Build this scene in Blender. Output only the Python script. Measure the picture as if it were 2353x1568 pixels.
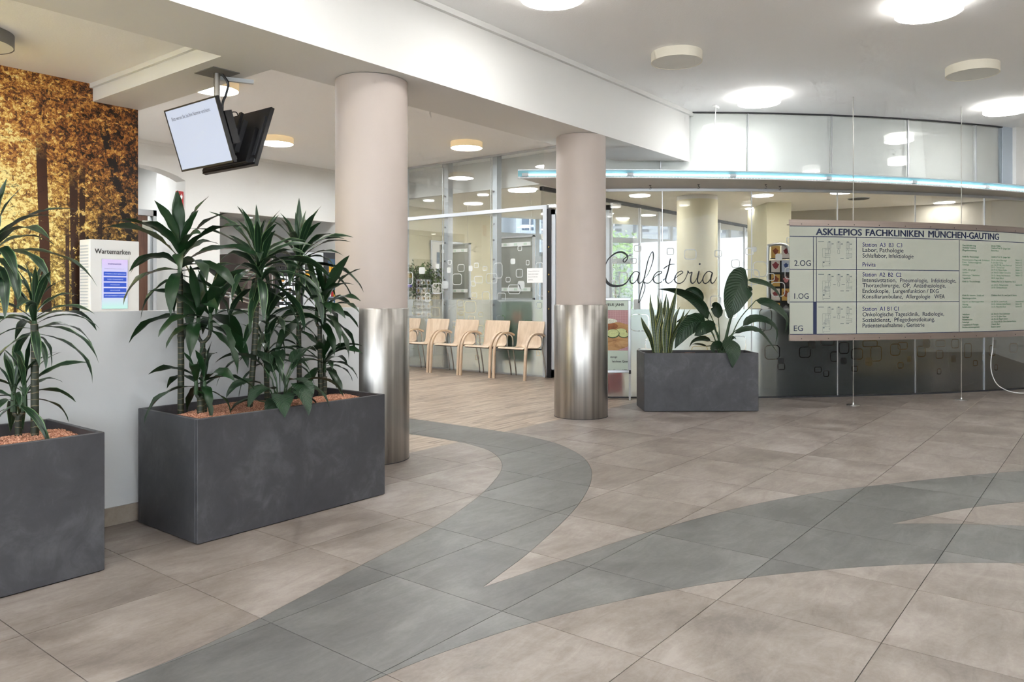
import bpy, math, random
import numpy as np
from mathutils import Vector, Matrix
from mathutils.geometry import delaunay_2d_cdt

random.seed(7)
rng = np.random.default_rng(7)
scn = bpy.context.scene
col = scn.collection
for o in list(bpy.data.objects):
    bpy.data.objects.remove(o)

# ------------------------------------------------------------------ camera, world, sun, exposure
# world axes follow the floor tiles: X along the beam, Y along the glazed partition; camera above the origin
YAW, FPX, PX0, PY0, EYE = 0.66272, 1756.3, 1198.0, 678.6, 1.2
cam_data = bpy.data.cameras.new('camera')
cam_data.sensor_width = 36.0
cam_data.lens = FPX * 36.0 / 2353.0
cam_data.shift_x = (1176.5 - PX0) / 2353.0
cam_data.shift_y = (PY0 - 784.0) / 2353.0
cam_data.clip_start = 0.05
cam = bpy.data.objects.new('camera', cam_data)
col.objects.link(cam)
cam.location = (0, 0, EYE)
cam.rotation_euler = (math.pi / 2, 0, YAW - math.pi / 2)
scn.camera = cam

world = bpy.data.worlds.new('world')
scn.world = world
world.use_nodes = True
wn = world.node_tree
wn.nodes['Background'].inputs['Color'].default_value = (0.84, 0.92, 1.0, 1)
wn.nodes['Background'].inputs['Strength'].default_value = 2.4

sun_data = bpy.data.lights.new('sun', 'SUN')
sun_data.energy = 1.6
sun_data.angle = 0.02
sun_data.color = (1.0, 0.95, 0.86)
sun = bpy.data.objects.new('sun', sun_data)
col.objects.link(sun)
sun.rotation_euler = (math.radians(22), 0, math.radians(12))

scn.view_settings.view_transform = 'Standard'
scn.view_settings.look = 'None'
scn.view_settings.exposure = 1.25
scn.view_settings.gamma = 1.0
scn.view_settings.use_curve_mapping = False
scn.cycles.use_denoising = True
scn.cycles.transparent_max_bounces = 32
scn.cycles.adaptive_threshold = 0.15
scn.cycles.adaptive_min_samples = 12
scn.cycles.max_bounces = 8
scn.cycles.diffuse_bounces = 5
scn.cycles.glossy_bounces = 3
scn.cycles.transmission_bounces = 6
scn.cycles.sample_clamp_indirect = 6.0
scn.cycles.caustics_reflective = False
scn.cycles.caustics_refractive = False
LAMP = 16.0       # emission of a lit lamp's diffuser

# ------------------------------------------------------------------ materials
def S(r, g, b):
    f = lambda c: (c / 255 / 12.92) if c / 255 <= 0.04045 else ((c / 255 + 0.055) / 1.055) ** 2.4
    return (f(r), f(g), f(b), 1)

class NT:
    def __init__(self, name):
        self.m = bpy.data.materials.new(name)
        self.m.use_nodes = True
        self.t = self.m.node_tree
        self.b = self.t.nodes['Principled BSDF']
        self.out = self.t.nodes['Material Output']
    def n(self, typ, **kw):
        nd = self.t.nodes.new(typ)
        for k, v in kw.items():
            setattr(nd, k, v)
        return nd
    def l(self, a, b):
        self.t.links.new(a, b)
    def math(self, op, a, b=None, clamp=False):
        nd = self.n('ShaderNodeMath', operation=op)
        nd.use_clamp = clamp
        for i, v in enumerate((a, b)):
            if v is None: continue
            if isinstance(v, (int, float)): nd.inputs[i].default_value = v
            else: self.l(v, nd.inputs[i])
        return nd.outputs[0]
    def mix(self, f, a, b, blend='MIX'):
        nd = self.n('ShaderNodeMix', data_type='RGBA', blend_type=blend)
        for i, v in ((0, f), (6, a), (7, b)):
            if isinstance(v, (int, float)): nd.inputs[i].default_value = v
            elif isinstance(v, tuple): nd.inputs[i].default_value = v
            else: self.l(v, nd.inputs[i])
        return nd.outputs[2]
    def ramp(self, f, stops, interp='LINEAR'):
        nd = self.n('ShaderNodeValToRGB')
        nd.color_ramp.interpolation = interp
        e = nd.color_ramp.elements
        while len(e) < len(stops): e.new(0.5)
        for i, (p, c) in enumerate(stops):
            e[i].position = p
            e[i].color = c
        self.l(f, nd.inputs[0])
        return nd.outputs[0]
    def noise(self, vec, scale, detail=4, rough=0.55, dist=0.0):
        nd = self.n('ShaderNodeTexNoise')
        nd.inputs['Scale'].default_value = scale
        nd.inputs['Detail'].default_value = detail
        nd.inputs['Roughness'].default_value = rough
        nd.inputs['Distortion'].default_value = dist
        if vec is not None: self.l(vec, nd.inputs['Vector'])
        return nd.outputs[0]
    def mapping(self, vec, scale=(1, 1, 1), loc=(0, 0, 0)):
        nd = self.n('ShaderNodeMapping')
        nd.inputs['Scale'].default_value = scale
        nd.inputs['Location'].default_value = loc
        self.l(vec, nd.inputs['Vector'])
        return nd.outputs[0]
    def bump(self, h, strength=0.2, dist=0.01):
        nd = self.n('ShaderNodeBump')
        nd.inputs['Strength'].default_value = strength
        nd.inputs['Distance'].default_value = dist
        self.l(h, nd.inputs['Height'])
        self.l(nd.outputs[0], self.b.inputs['Normal'])
    def pos(self): return self.n('ShaderNodeNewGeometry').outputs['Position']
    def obj(self): return self.n('ShaderNodeTexCoord').outputs['Object']

def plain(name, c, rough=0.5, metal=0.0, spec=0.5, noise=0.0, nscale=30, bump=0.0, bscale=80, bdist=0.004):
    k = NT(name)
    k.b.inputs['Roughness'].default_value = rough
    k.b.inputs['Metallic'].default_value = metal
    k.b.inputs['Specular IOR Level'].default_value = spec
    k.b.inputs['Base Color'].default_value = c
    if noise:
        f = k.noise(k.obj(), nscale)
        lo = tuple(v * (1 - noise) for v in c[:3]) + (1,)
        hi = tuple(min(1, v * (1 + noise)) for v in c[:3]) + (1,)
        k.l(k.ramp(f, [(0.3, lo), (0.7, hi)]), k.b.inputs['Base Color'])
    if bump:
        k.bump(k.noise(k.pos(), bscale, 3), bump, bdist)
    return k.m

def emit(name, c, s, lights=True):
    k = NT(name)
    if not lights: k.m.cycles.emission_sampling = 'NONE'
    k.b.inputs['Base Color'].default_value = c
    k.b.inputs['Emission Color'].default_value = c
    k.b.inputs['Emission Strength'].default_value = s
    if not lights: k.b.inputs['Base Color'].default_value = tuple(v * 0.25 for v in c[:3]) + (1,)
    return k.m

def stone(name, dark, mid, light, streak=1.0, rough=0.42):
    k = NT(name)
    p = k.pos()
    rnd = k.n('ShaderNodeObjectInfo').outputs['Random']
    cmb = k.n('ShaderNodeCombineXYZ')
    k.l(k.math('MULTIPLY', rnd, 37.0), cmb.inputs[0])
    k.l(k.math('MULTIPLY', rnd, 91.0), cmb.inputs[1])
    add = k.n('ShaderNodeVectorMath', operation='ADD')
    k.l(p, add.inputs[0]); k.l(cmb.outputs[0], add.inputs[1])
    v = add.outputs[0]
    big = k.noise(v, 2.0, 8, 0.66, 0.5)
    st = k.noise(k.mapping(v, (1.3, 4.2, 1)), 2.6, 8, 0.72, 1.2)
    fine = k.noise(v, 60, 3, 0.6)
    f = k.math('ADD', k.math('MULTIPLY', big, 0.64), k.math('MULTIPLY', st, 0.36 * streak))
    f = k.math('ADD', f, k.math('MULTIPLY', k.math('SUBTRACT', fine, 0.5), 0.10))
    f = k.math('ADD', f, k.math('MULTIPLY', k.math('SUBTRACT', rnd, 0.5), 0.07))
    c = k.ramp(f, [(0.37, dark), (0.50, mid), (0.63, light)])
    pit = k.noise(v, 34, 5, 0.75)
    c = k.mix(k.math('MULTIPLY', k.math('LESS_THAN', pit, 0.30), 0.5), c, dark)
    scr = k.noise(k.mapping(v, (6, 26, 1)), 1.4, 6, 0.8, 2.0)
    c = k.mix(k.math('MULTIPLY', k.math('GREATER_THAN', scr, 0.665), 0.4), c, light)
    k.l(c, k.b.inputs['Base Color'])
    k.l(k.math('ADD', k.math('MULTIPLY', big, 0.18), rough - 0.09), k.b.inputs['Roughness'])
    k.b.inputs['Specular IOR Level'].default_value = 0.45
    k.bump(k.math('ADD', st, k.math('MULTIPLY', fine, 0.4)), 0.08, 0.004)
    return k.m

M = {}
M['tile'] = stone('beige_stone', S(107, 97, 90), S(132, 122, 115), S(154, 145, 139))
M['tile_grey'] = stone('grey_stone', S(80, 79, 77), S(99, 98, 96), S(117, 116, 114))
M['skirting'] = stone('skirting_stone', S(120, 108, 96), S(142, 131, 119), S(160, 150, 139))
M['grout'] = plain('grout', S(86, 82, 78), 0.9)
M['white'] = plain('white_plaster', (0.74, 0.735, 0.715, 1), 0.75, bump=0.12, bscale=120, bdist=0.002)
M['wall_paint'] = plain('grey_white_plaster', (0.53, 0.535, 0.535, 1), 0.7, bump=0.1, bscale=120, bdist=0.002)
M['ceil'] = plain('ceiling_plaster', (0.92, 0.92, 0.915, 1), 0.85, bump=0.35, bscale=70, bdist=0.004)
M['cafe_wall'] = plain('yellow_plaster', S(216, 211, 186), 0.75)
M['cafe_grey'] = plain('cafe_back_plaster', S(176, 171, 160), 0.8)
M['column'] = plain('column_paint', S(180, 168, 160), 0.6, bump=0.05)
M['steel'] = plain('steel', S(190, 188, 184), 0.3, 1.0)
M['chrome'] = plain('chrome', S(200, 200, 202), 0.16, 1.0)
M['alu'] = plain('aluminium', S(205, 207, 210), 0.38, 0.85)
M['alu_paint'] = plain('light_grey_paint', S(198, 203, 208), 0.45)
M['frame_grey'] = plain('window_frame_grey', S(176, 186, 196), 0.5)
M['dark'] = plain('dark_grey', S(45, 46, 50), 0.5)
M['black'] = plain('black_plastic', S(26, 26, 29), 0.4, noise=0.2)
M['lampwhite'] = plain('lamp_fabric_off', S(236, 230, 214), 0.7)
M['lampgrey'] = plain('lamp_grey_rim', S(120, 118, 114), 0.6)
M['navy'] = plain('navy_ink', S(32, 44, 78), 0.5)
M['blue_ink'] = plain('blue_ink', S(38, 34, 120), 0.5)
M['green_ink'] = plain('green_ink', S(30, 112, 70), 0.5)
M['ink'] = plain('black_ink', S(24, 27, 32), 0.5)
M['ink_grey'] = plain('grey_ink', S(116, 114, 110), 0.5)
M['plan_ink'] = plain('plan_ink', S(84, 96, 104), 0.5)
M['paper'] = plain('paper', S(240, 240, 238), 0.6)
M['brass'] = plain('brass', S(190, 160, 100), 0.35, 1.0)
M['red'] = plain('red_print', S(176, 34, 38), 0.5)

def brushed(name, c, rough, axis_scale, amount=0.5):
    k = NT(name)
    k.b.inputs['Metallic'].default_value = 1.0
    v = k.mapping(k.obj(), axis_scale)
    f = k.noise(v, 1.0, 4, 0.6)
    lo = tuple(x * (1 - 0.25 * amount) for x in c[:3]) + (1,)
    k.l(k.ramp(f, [(0.35, lo), (0.65, c)]), k.b.inputs['Base Color'])
    k.l(k.math('ADD', k.math('MULTIPLY', f, 0.15), rough - 0.07), k.b.inputs['Roughness'])
    k.bump(f, 0.045, 0.004)
    return k.m
M['sleeve'] = brushed('brushed_sleeve', S(190, 186, 180), 0.30, (16, 16, 0.25), 1.7)  # dark vertical stripes in the base colour imitate reflections, besides the brush grain
M['rail'] = brushed('brushed_rail', S(186, 172, 164), 0.34, (2, 2, 160))

def planter_mat():
    k = NT('planter_slate')
    p = k.pos()
    rnd = k.n('ShaderNodeObjectInfo').outputs['Random']
    a = k.noise(p, 2.2, 7, 0.65, 0.5)
    b = k.noise(k.mapping(p, (3, 3, 2.4)), 3.0, 8, 0.7, 0.8)
    f = k.math('ADD', k.math('MULTIPLY', a, 0.6), k.math('MULTIPLY', b, 0.4))
    c = k.ramp(f, [(0.32, S(42, 42, 45)), (0.52, S(58, 58, 61)), (0.68, S(82, 82, 85))])
    scr = k.noise(k.mapping(p, (30, 30, 6)), 1.5, 8, 0.8, 1.5)
    c = k.mix(k.math('MULTIPLY', k.math('GREATER_THAN', scr, 0.66), 0.35), c, S(120, 120, 122))
    k.l(c, k.b.inputs['Base Color'])
    k.b.inputs['Roughness'].default_value = 0.5
    k.bump(a, 0.06, 0.004)
    return k.m
M['planter'] = planter_mat()
M['planter_rim'] = plain('planter_rim', S(100, 98, 98), 0.5, noise=0.15, nscale=8)
k = NT('clay_granules')
k.l(k.ramp(k.noise(k.pos(), 140, 2), [(0.35, S(140, 92, 70)), (0.5, S(186, 132, 106)), (0.66, S(214, 168, 142))]), k.b.inputs['Base Color'])
k.b.inputs['Roughness'].default_value = 0.9
M['granules'] = k.m

def wood_mat(name, c0, c1, c2, scale=(1, 1, 1), rough=0.45, rnd_amt=0.12):
    k = NT(name)
    p = k.pos()
    rnd = k.n('ShaderNodeObjectInfo').outputs['Random']
    cmb = k.n('ShaderNodeCombineXYZ')
    k.l(k.math('MULTIPLY', rnd, 53.0), cmb.inputs[0]); k.l(k.math('MULTIPLY', rnd, 17.0), cmb.inputs[1])
    add = k.n('ShaderNodeVectorMath', operation='ADD')
    k.l(p, add.inputs[0]); k.l(cmb.outputs[0], add.inputs[1])
    g = k.noise(k.mapping(add.outputs[0], scale), 1.0, 6, 0.62, 0.7)
    f = k.math('ADD', g, k.math('MULTIPLY', k.math('SUBTRACT', rnd, 0.5), rnd_amt))
    k.l(k.ramp(f, [(0.30, c0), (0.5, c1), (0.68, c2)]), k.b.inputs['Base Color'])
    k.b.inputs['Roughness'].default_value = rough
    return k.m
M['plank'] = wood_mat('oak_plank', S(120, 102, 88), S(168, 150, 132), S(194, 178, 162), (2.2, 22, 22), 0.4)
M['beech'] = wood_mat('beech_ply', S(200, 176, 150), S(214, 192, 167), S(225, 206, 184), (14, 14, 2.0), 0.4, 0.05)
M['beech_arm'] = wood_mat('beech_arm', S(190, 164, 136), S(206, 182, 155), S(219, 198, 174), (20, 20, 6.0), 0.4, 0.05)
M['walnut'] = wood_mat('walnut_door', S(70, 48, 38), S(98, 68, 54), S(120, 88, 70), (24, 24, 1.5), 0.4)
M['brown_panel'] = plain('brown_panel', S(92, 80, 76), 0.5)

def glass_mat(name, tint, refl=1.0):
    k = NT(name)
    k.t.nodes.remove(k.b)
    tr = k.n('ShaderNodeBsdfTransparent'); tr.inputs[0].default_value = tint
    gl = k.n('ShaderNodeBsdfGlossy'); gl.inputs['Roughness'].default_value = 0.0
    fr = k.n('ShaderNodeFresnel'); fr.inputs[0].default_value = 1.45
    mx = k.n('ShaderNodeMixShader')
    k.l(k.math('MULTIPLY', fr.outputs[0], refl, True), mx.inputs[0])
    k.l(tr.outputs[0], mx.inputs[1]); k.l(gl.outputs[0], mx.inputs[2])
    k.l(mx.outputs[0], k.out.inputs[0])
    return k.m
M['glass'] = glass_mat('clear_glass', (0.98, 0.99, 0.985, 1), 0.42)
M['glass_win'] = glass_mat('window_glass', (0.985, 0.992, 0.995, 1), 0.5)

def frosted(name, tlf, dff):
    k = NT(name)
    k.t.nodes.remove(k.b)
    rf = k.n('ShaderNodeBsdfRefraction'); rf.inputs['Roughness'].default_value = 0.55; rf.inputs['IOR'].default_value = 1.22
    rf.inputs['Color'].default_value = (0.90, 0.94, 0.96, 1)
    tl = k.n('ShaderNodeBsdfTranslucent'); tl.inputs[0].default_value = (0.85, 0.90, 0.93, 1)
    df = k.n('ShaderNodeBsdfDiffuse'); df.inputs[0].default_value = (0.8, 0.83, 0.84, 1)
    m1 = k.n('ShaderNodeMixShader'); m1.inputs[0].default_value = tlf
    k.l(rf.outputs[0], m1.inputs[1]); k.l(tl.outputs[0], m1.inputs[2])
    m2 = k.n('ShaderNodeMixShader'); m2.inputs[0].default_value = dff
    k.l(m1.outputs[0], m2.inputs[1]); k.l(df.outputs[0], m2.inputs[2])
    k.l(m2.outputs[0], k.out.inputs[0])
    return k.m
M['film'] = frosted('frosted_film', 0.12, 0.03)
M['film_chairs'] = frosted('frosted_film_chairs', 0.50, 0.10)
def frost_line():
    k = NT('frosted_line')
    k.t.nodes.remove(k.b)
    tl = k.n('ShaderNodeBsdfTranslucent'); tl.inputs[0].default_value = (0.9, 0.94, 0.95, 1)
    df = k.n('ShaderNodeBsdfDiffuse'); df.inputs[0].default_value = (0.85, 0.88, 0.89, 1)
    m1 = k.n('ShaderNodeMixShader'); m1.inputs[0].default_value = 0.45
    k.l(tl.outputs[0], m1.inputs[1]); k.l(df.outputs[0], m1.inputs[2])
    k.l(m1.outputs[0], k.out.inputs[0])
    return k.m
M['decal'] = frost_line()

def lamp_fabric(name, c, glow):
    k = NT(name)
    k.b.inputs['Base Color'].default_value = c
    k.b.inputs['Roughness'].default_value = 0.8
    k.b.inputs['Emission Color'].default_value = c
    k.b.inputs['Emission Strength'].default_value = glow
    return k.m
M['lamp_on'] = emit('lamp_diffuser_lit', (0.985, 0.985, 0.965, 1), LAMP)
M['lamp_on_tan'] = emit('waiting_lamp_diffuser_lit', (0.95, 0.98, 1.0, 1), 30.0)
M['lamp_flush'] = emit('flush_lamp_lens_lit', (1.0, 0.97, 0.91, 1), 22.0)
M['lamp_side_on'] = lamp_fabric('lamp_fabric_lit', (1.0, 0.975, 0.93, 1), 4.0)
M['lamp_side_tan'] = lamp_fabric('lamp_fabric_tan', S(226, 202, 160), 0.2)
M['lamp_off'] = plain('lamp_diffuser_off', S(226, 224, 216), 0.6)
M['led'] = emit('led_tube', (0.86, 0.97, 1.0, 1), 2.6)
M['led_house'] = lamp_fabric('led_housing', S(126, 174, 184), 0.12)
M['led_house'].cycles.emission_sampling = 'NONE'
M['screen'] = emit('screen_lit', S(200, 210, 232), 0.33, False)
M['spot'] = emit('downlight', (1.0, 0.9, 0.72, 1), 6.0)

# leaves: colour from UV (u across, v along)
def leaf_mat(name, mid, edge, edge_at, vein=0.0, rough=0.38, bands=0.0):
    k = NT(name)
    uv = k.n('ShaderNodeUVMap')
    sep = k.n('ShaderNodeSeparateXYZ'); k.l(uv.outputs[0], sep.inputs[0])
    u = k.math('MULTIPLY', k.math('ABSOLUTE', k.math('SUBTRACT', sep.outputs[0], 0.5)), 2.0)
    rnd = k.n('ShaderNodeObjectInfo').outputs['Random']
    g = k.noise(k.mapping(uv.outputs[0], (18, 1.2, 1)), 1.0, 3)
    hi = tuple(min(1, c * 1.9) for c in mid[:3]) + (1,)
    c = k.mix(k.math('ADD', k.math('MULTIPLY', g, 0.5), k.math('MULTIPLY', rnd, 0.25)), mid, hi)
    if bands:
        w = k.n('ShaderNodeTexWave'); w.bands_direction = 'Y'
        w.inputs['Scale'].default_value = 7; w.inputs['Distortion'].default_value = 6; w.inputs['Detail'].default_value = 3
        k.l(uv.outputs[0], w.inputs['Vector'])
        c = k.mix(k.math('MULTIPLY', w.outputs[1], bands), c, S(120, 132, 96))
    e = k.math('MULTIPLY', k.math('SUBTRACT', u, edge_at), 9.0, True)
    c = k.mix(e, c, edge)
    rib = k.math('LESS_THAN', u, 0.06)
    c = k.mix(k.math('MULTIPLY', rib, 0.35), c, edge)
    k.l(c, k.b.inputs['Base Color'])
    k.b.inputs['Roughness'].default_value = rough
    k.b.inputs['Specular IOR Level'].default_value = 0.5
    if vein:
        m = k.math('ADD', k.math('MULTIPLY', sep.outputs[1], 120.0), k.math('MULTIPLY', u, -26.0))
        k.bump(k.math('SINE', m), vein, 0.003)
    return k.m
M['leaf_plain'] = leaf_mat('dracaena_leaf_plain', S(17, 40, 18), S(38, 72, 30), 0.94)
M['leaf_stripe'] = leaf_mat('dracaena_leaf_striped', S(16, 37, 21), S(100, 128, 86), 0.82)
M['leaf_lily'] = leaf_mat('peace_lily_leaf', S(20, 42, 22), S(34, 62, 34), 0.95, vein=0.5, rough=0.42)
M['leaf_snake'] = leaf_mat('snake_plant_leaf', S(26, 44, 24), S(170, 170, 92), 0.80, bands=0.16)
k = NT('dracaena_cane')
sepz = k.n('ShaderNodeSeparateXYZ'); k.l(k.pos(), sepz.inputs[0])
ringf = k.math('GREATER_THAN', k.math('SINE', k.math('MULTIPLY', k.math('ADD', sepz.outputs[2], k.math('MULTIPLY', k.noise(k.pos(), 30), 0.02)), 210.0)), 0.93)
c = k.mix(ringf, k.mix(k.noise(k.pos(), 40), S(18, 26, 16), S(48, 54, 34)), S(104, 92, 68))
k.l(c, k.b.inputs['Base Color']); k.b.inputs['Roughness'].default_value = 0.55
M['cane'] = k.m
M['bark'] = plain('bark', S(84, 66, 50), 0.8, noise=0.3, nscale=40)
M['stalk'] = plain('stalk', S(40, 66, 34), 0.5)
M['ficus'] = plain('ficus_leaf', S(96, 122, 66), 0.5, noise=0.4, nscale=9)
M['bush'] = plain('bush_leaf', S(120, 158, 80), 0.6, noise=0.5, nscale=3)

# ------------------------------------------------------------------ measured tables
LETTERS={'C': [(0.635, 1.657, 0.0039), (0.604, 1.662, 0.0052), (0.577, 1.644, 0.0078), (0.543, 1.619, 0.0091), (0.537, 1.596, 0.0104), (0.548, 1.585, 0.0091), (0.569, 1.599, 0.0091), (0.588, 1.635, 0.0116), (0.578, 1.667, 0.0168), (0.545, 1.693, 0.0194), (0.5, 1.702, 0.0181), (0.442, 1.687, 0.0142), (0.377, 1.635, 0.0104), (0.342, 1.58, 0.0091), (0.323, 1.516, 0.0104), (0.319, 1.438, 0.0181), (0.339, 1.367, 0.0259), (0.384, 1.321, 0.0259), (0.455, 1.305, 0.022), (0.532, 1.318, 0.0155), (0.583, 1.357, 0.0103), (0.615, 1.412, 0.0078), (0.638, 1.447, 0.0065)], 'a': [(0.725, 1.457, 0.009), (0.693, 1.475, 0.0103), (0.66, 1.466, 0.0091), (0.628, 1.424, 0.0103), (0.615, 1.379, 0.0129), (0.625, 1.344, 0.0116), (0.651, 1.337, 0.0103), (0.686, 1.366, 0.009), (0.715, 1.418, 0.009), (0.726, 1.463, 0.0103), (0.712, 1.411, 0.0129), (0.707, 1.36, 0.0129), (0.725, 1.337, 0.0103), (0.757, 1.36, 0.0078), (0.786, 1.411, 0.0058)], 'f': [(0.776, 1.392, 0.0058), (0.815, 1.431, 0.0058), (0.853, 1.515, 0.0078), (0.882, 1.611, 0.0103), (0.885, 1.676, 0.0129), (0.873, 1.705, 0.009), (0.847, 1.663, 0.009), (0.821, 1.592, 0.0103), (0.799, 1.489, 0.0116), (0.776, 1.385, 0.0116), (0.75, 1.282, 0.0103), (0.725, 1.179, 0.0078), (0.715, 1.113, 0.009), (0.739, 1.146, 0.0065), (0.776, 1.237, 0.0078), (0.789, 1.308, 0.009), (0.775, 1.353, 0.009), (0.792, 1.343, 0.0103), (0.828, 1.34, 0.009), (0.866, 1.373, 0.0078), (0.885, 1.408, 0.0058)], 'e': [(0.873, 1.379, 0.0058), (0.918, 1.427, 0.0077), (0.969, 1.45, 0.009), (0.981, 1.469, 0.009), (0.963, 1.479, 0.009), (0.924, 1.463, 0.009), (0.892, 1.424, 0.0116), (0.885, 1.385, 0.0142), (0.898, 1.353, 0.0129), (0.937, 1.337, 0.0103), (0.975, 1.353, 0.0077), (1.008, 1.389, 0.0058)], 't': [(1.001, 1.366, 0.0058), (1.04, 1.424, 0.0077), (1.062, 1.502, 0.009), (1.082, 1.624, 0.0103), (1.058, 1.502, 0.0116), (1.033, 1.411, 0.0129), (1.03, 1.36, 0.0129), (1.056, 1.337, 0.0103), (1.091, 1.353, 0.0077), (1.13, 1.392, 0.0058)], 't2': [(1.004, 1.507, 0.0116), (1.04, 1.534, 0.0103), (1.085, 1.556, 0.009), (1.133, 1.56, 0.0065)], 'e2': [(1.123, 1.382, 0.0058), (1.175, 1.427, 0.0077), (1.22, 1.456, 0.009), (1.223, 1.474, 0.009), (1.201, 1.479, 0.009), (1.162, 1.456, 0.009), (1.14, 1.418, 0.0116), (1.133, 1.372, 0.0142), (1.156, 1.343, 0.0129), (1.194, 1.337, 0.0103), (1.239, 1.366, 0.0077), (1.269, 1.418, 0.0058)], 'r': [(1.265, 1.411, 0.0058), (1.288, 1.472, 0.0103), (1.285, 1.478, 0.0116), (1.304, 1.456, 0.0103), (1.333, 1.463, 0.0116), (1.32, 1.411, 0.0129), (1.32, 1.359, 0.0142), (1.34, 1.337, 0.0116), (1.369, 1.359, 0.0077), (1.395, 1.408, 0.0058)], 'i': [(1.391, 1.405, 0.0058), (1.415, 1.479, 0.0103), (1.4, 1.405, 0.0129), (1.398, 1.36, 0.0129), (1.417, 1.337, 0.0116), (1.446, 1.366, 0.0077), (1.466, 1.408, 0.0058)], 'i2': [(1.417, 1.553, 0.0168), (1.43, 1.571, 0.0168)], 'a2': [(1.57, 1.46, 0.009), (1.537, 1.476, 0.0103), (1.505, 1.466, 0.009), (1.472, 1.424, 0.0103), (1.459, 1.379, 0.0129), (1.472, 1.343, 0.0116), (1.498, 1.337, 0.0103), (1.534, 1.366, 0.009), (1.562, 1.418, 0.009), (1.572, 1.463, 0.0103), (1.557, 1.411, 0.0129), (1.553, 1.36, 0.0129), (1.57, 1.337, 0.0103), (1.599, 1.36, 0.0077), (1.625, 1.411, 0.0052)]}
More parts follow.
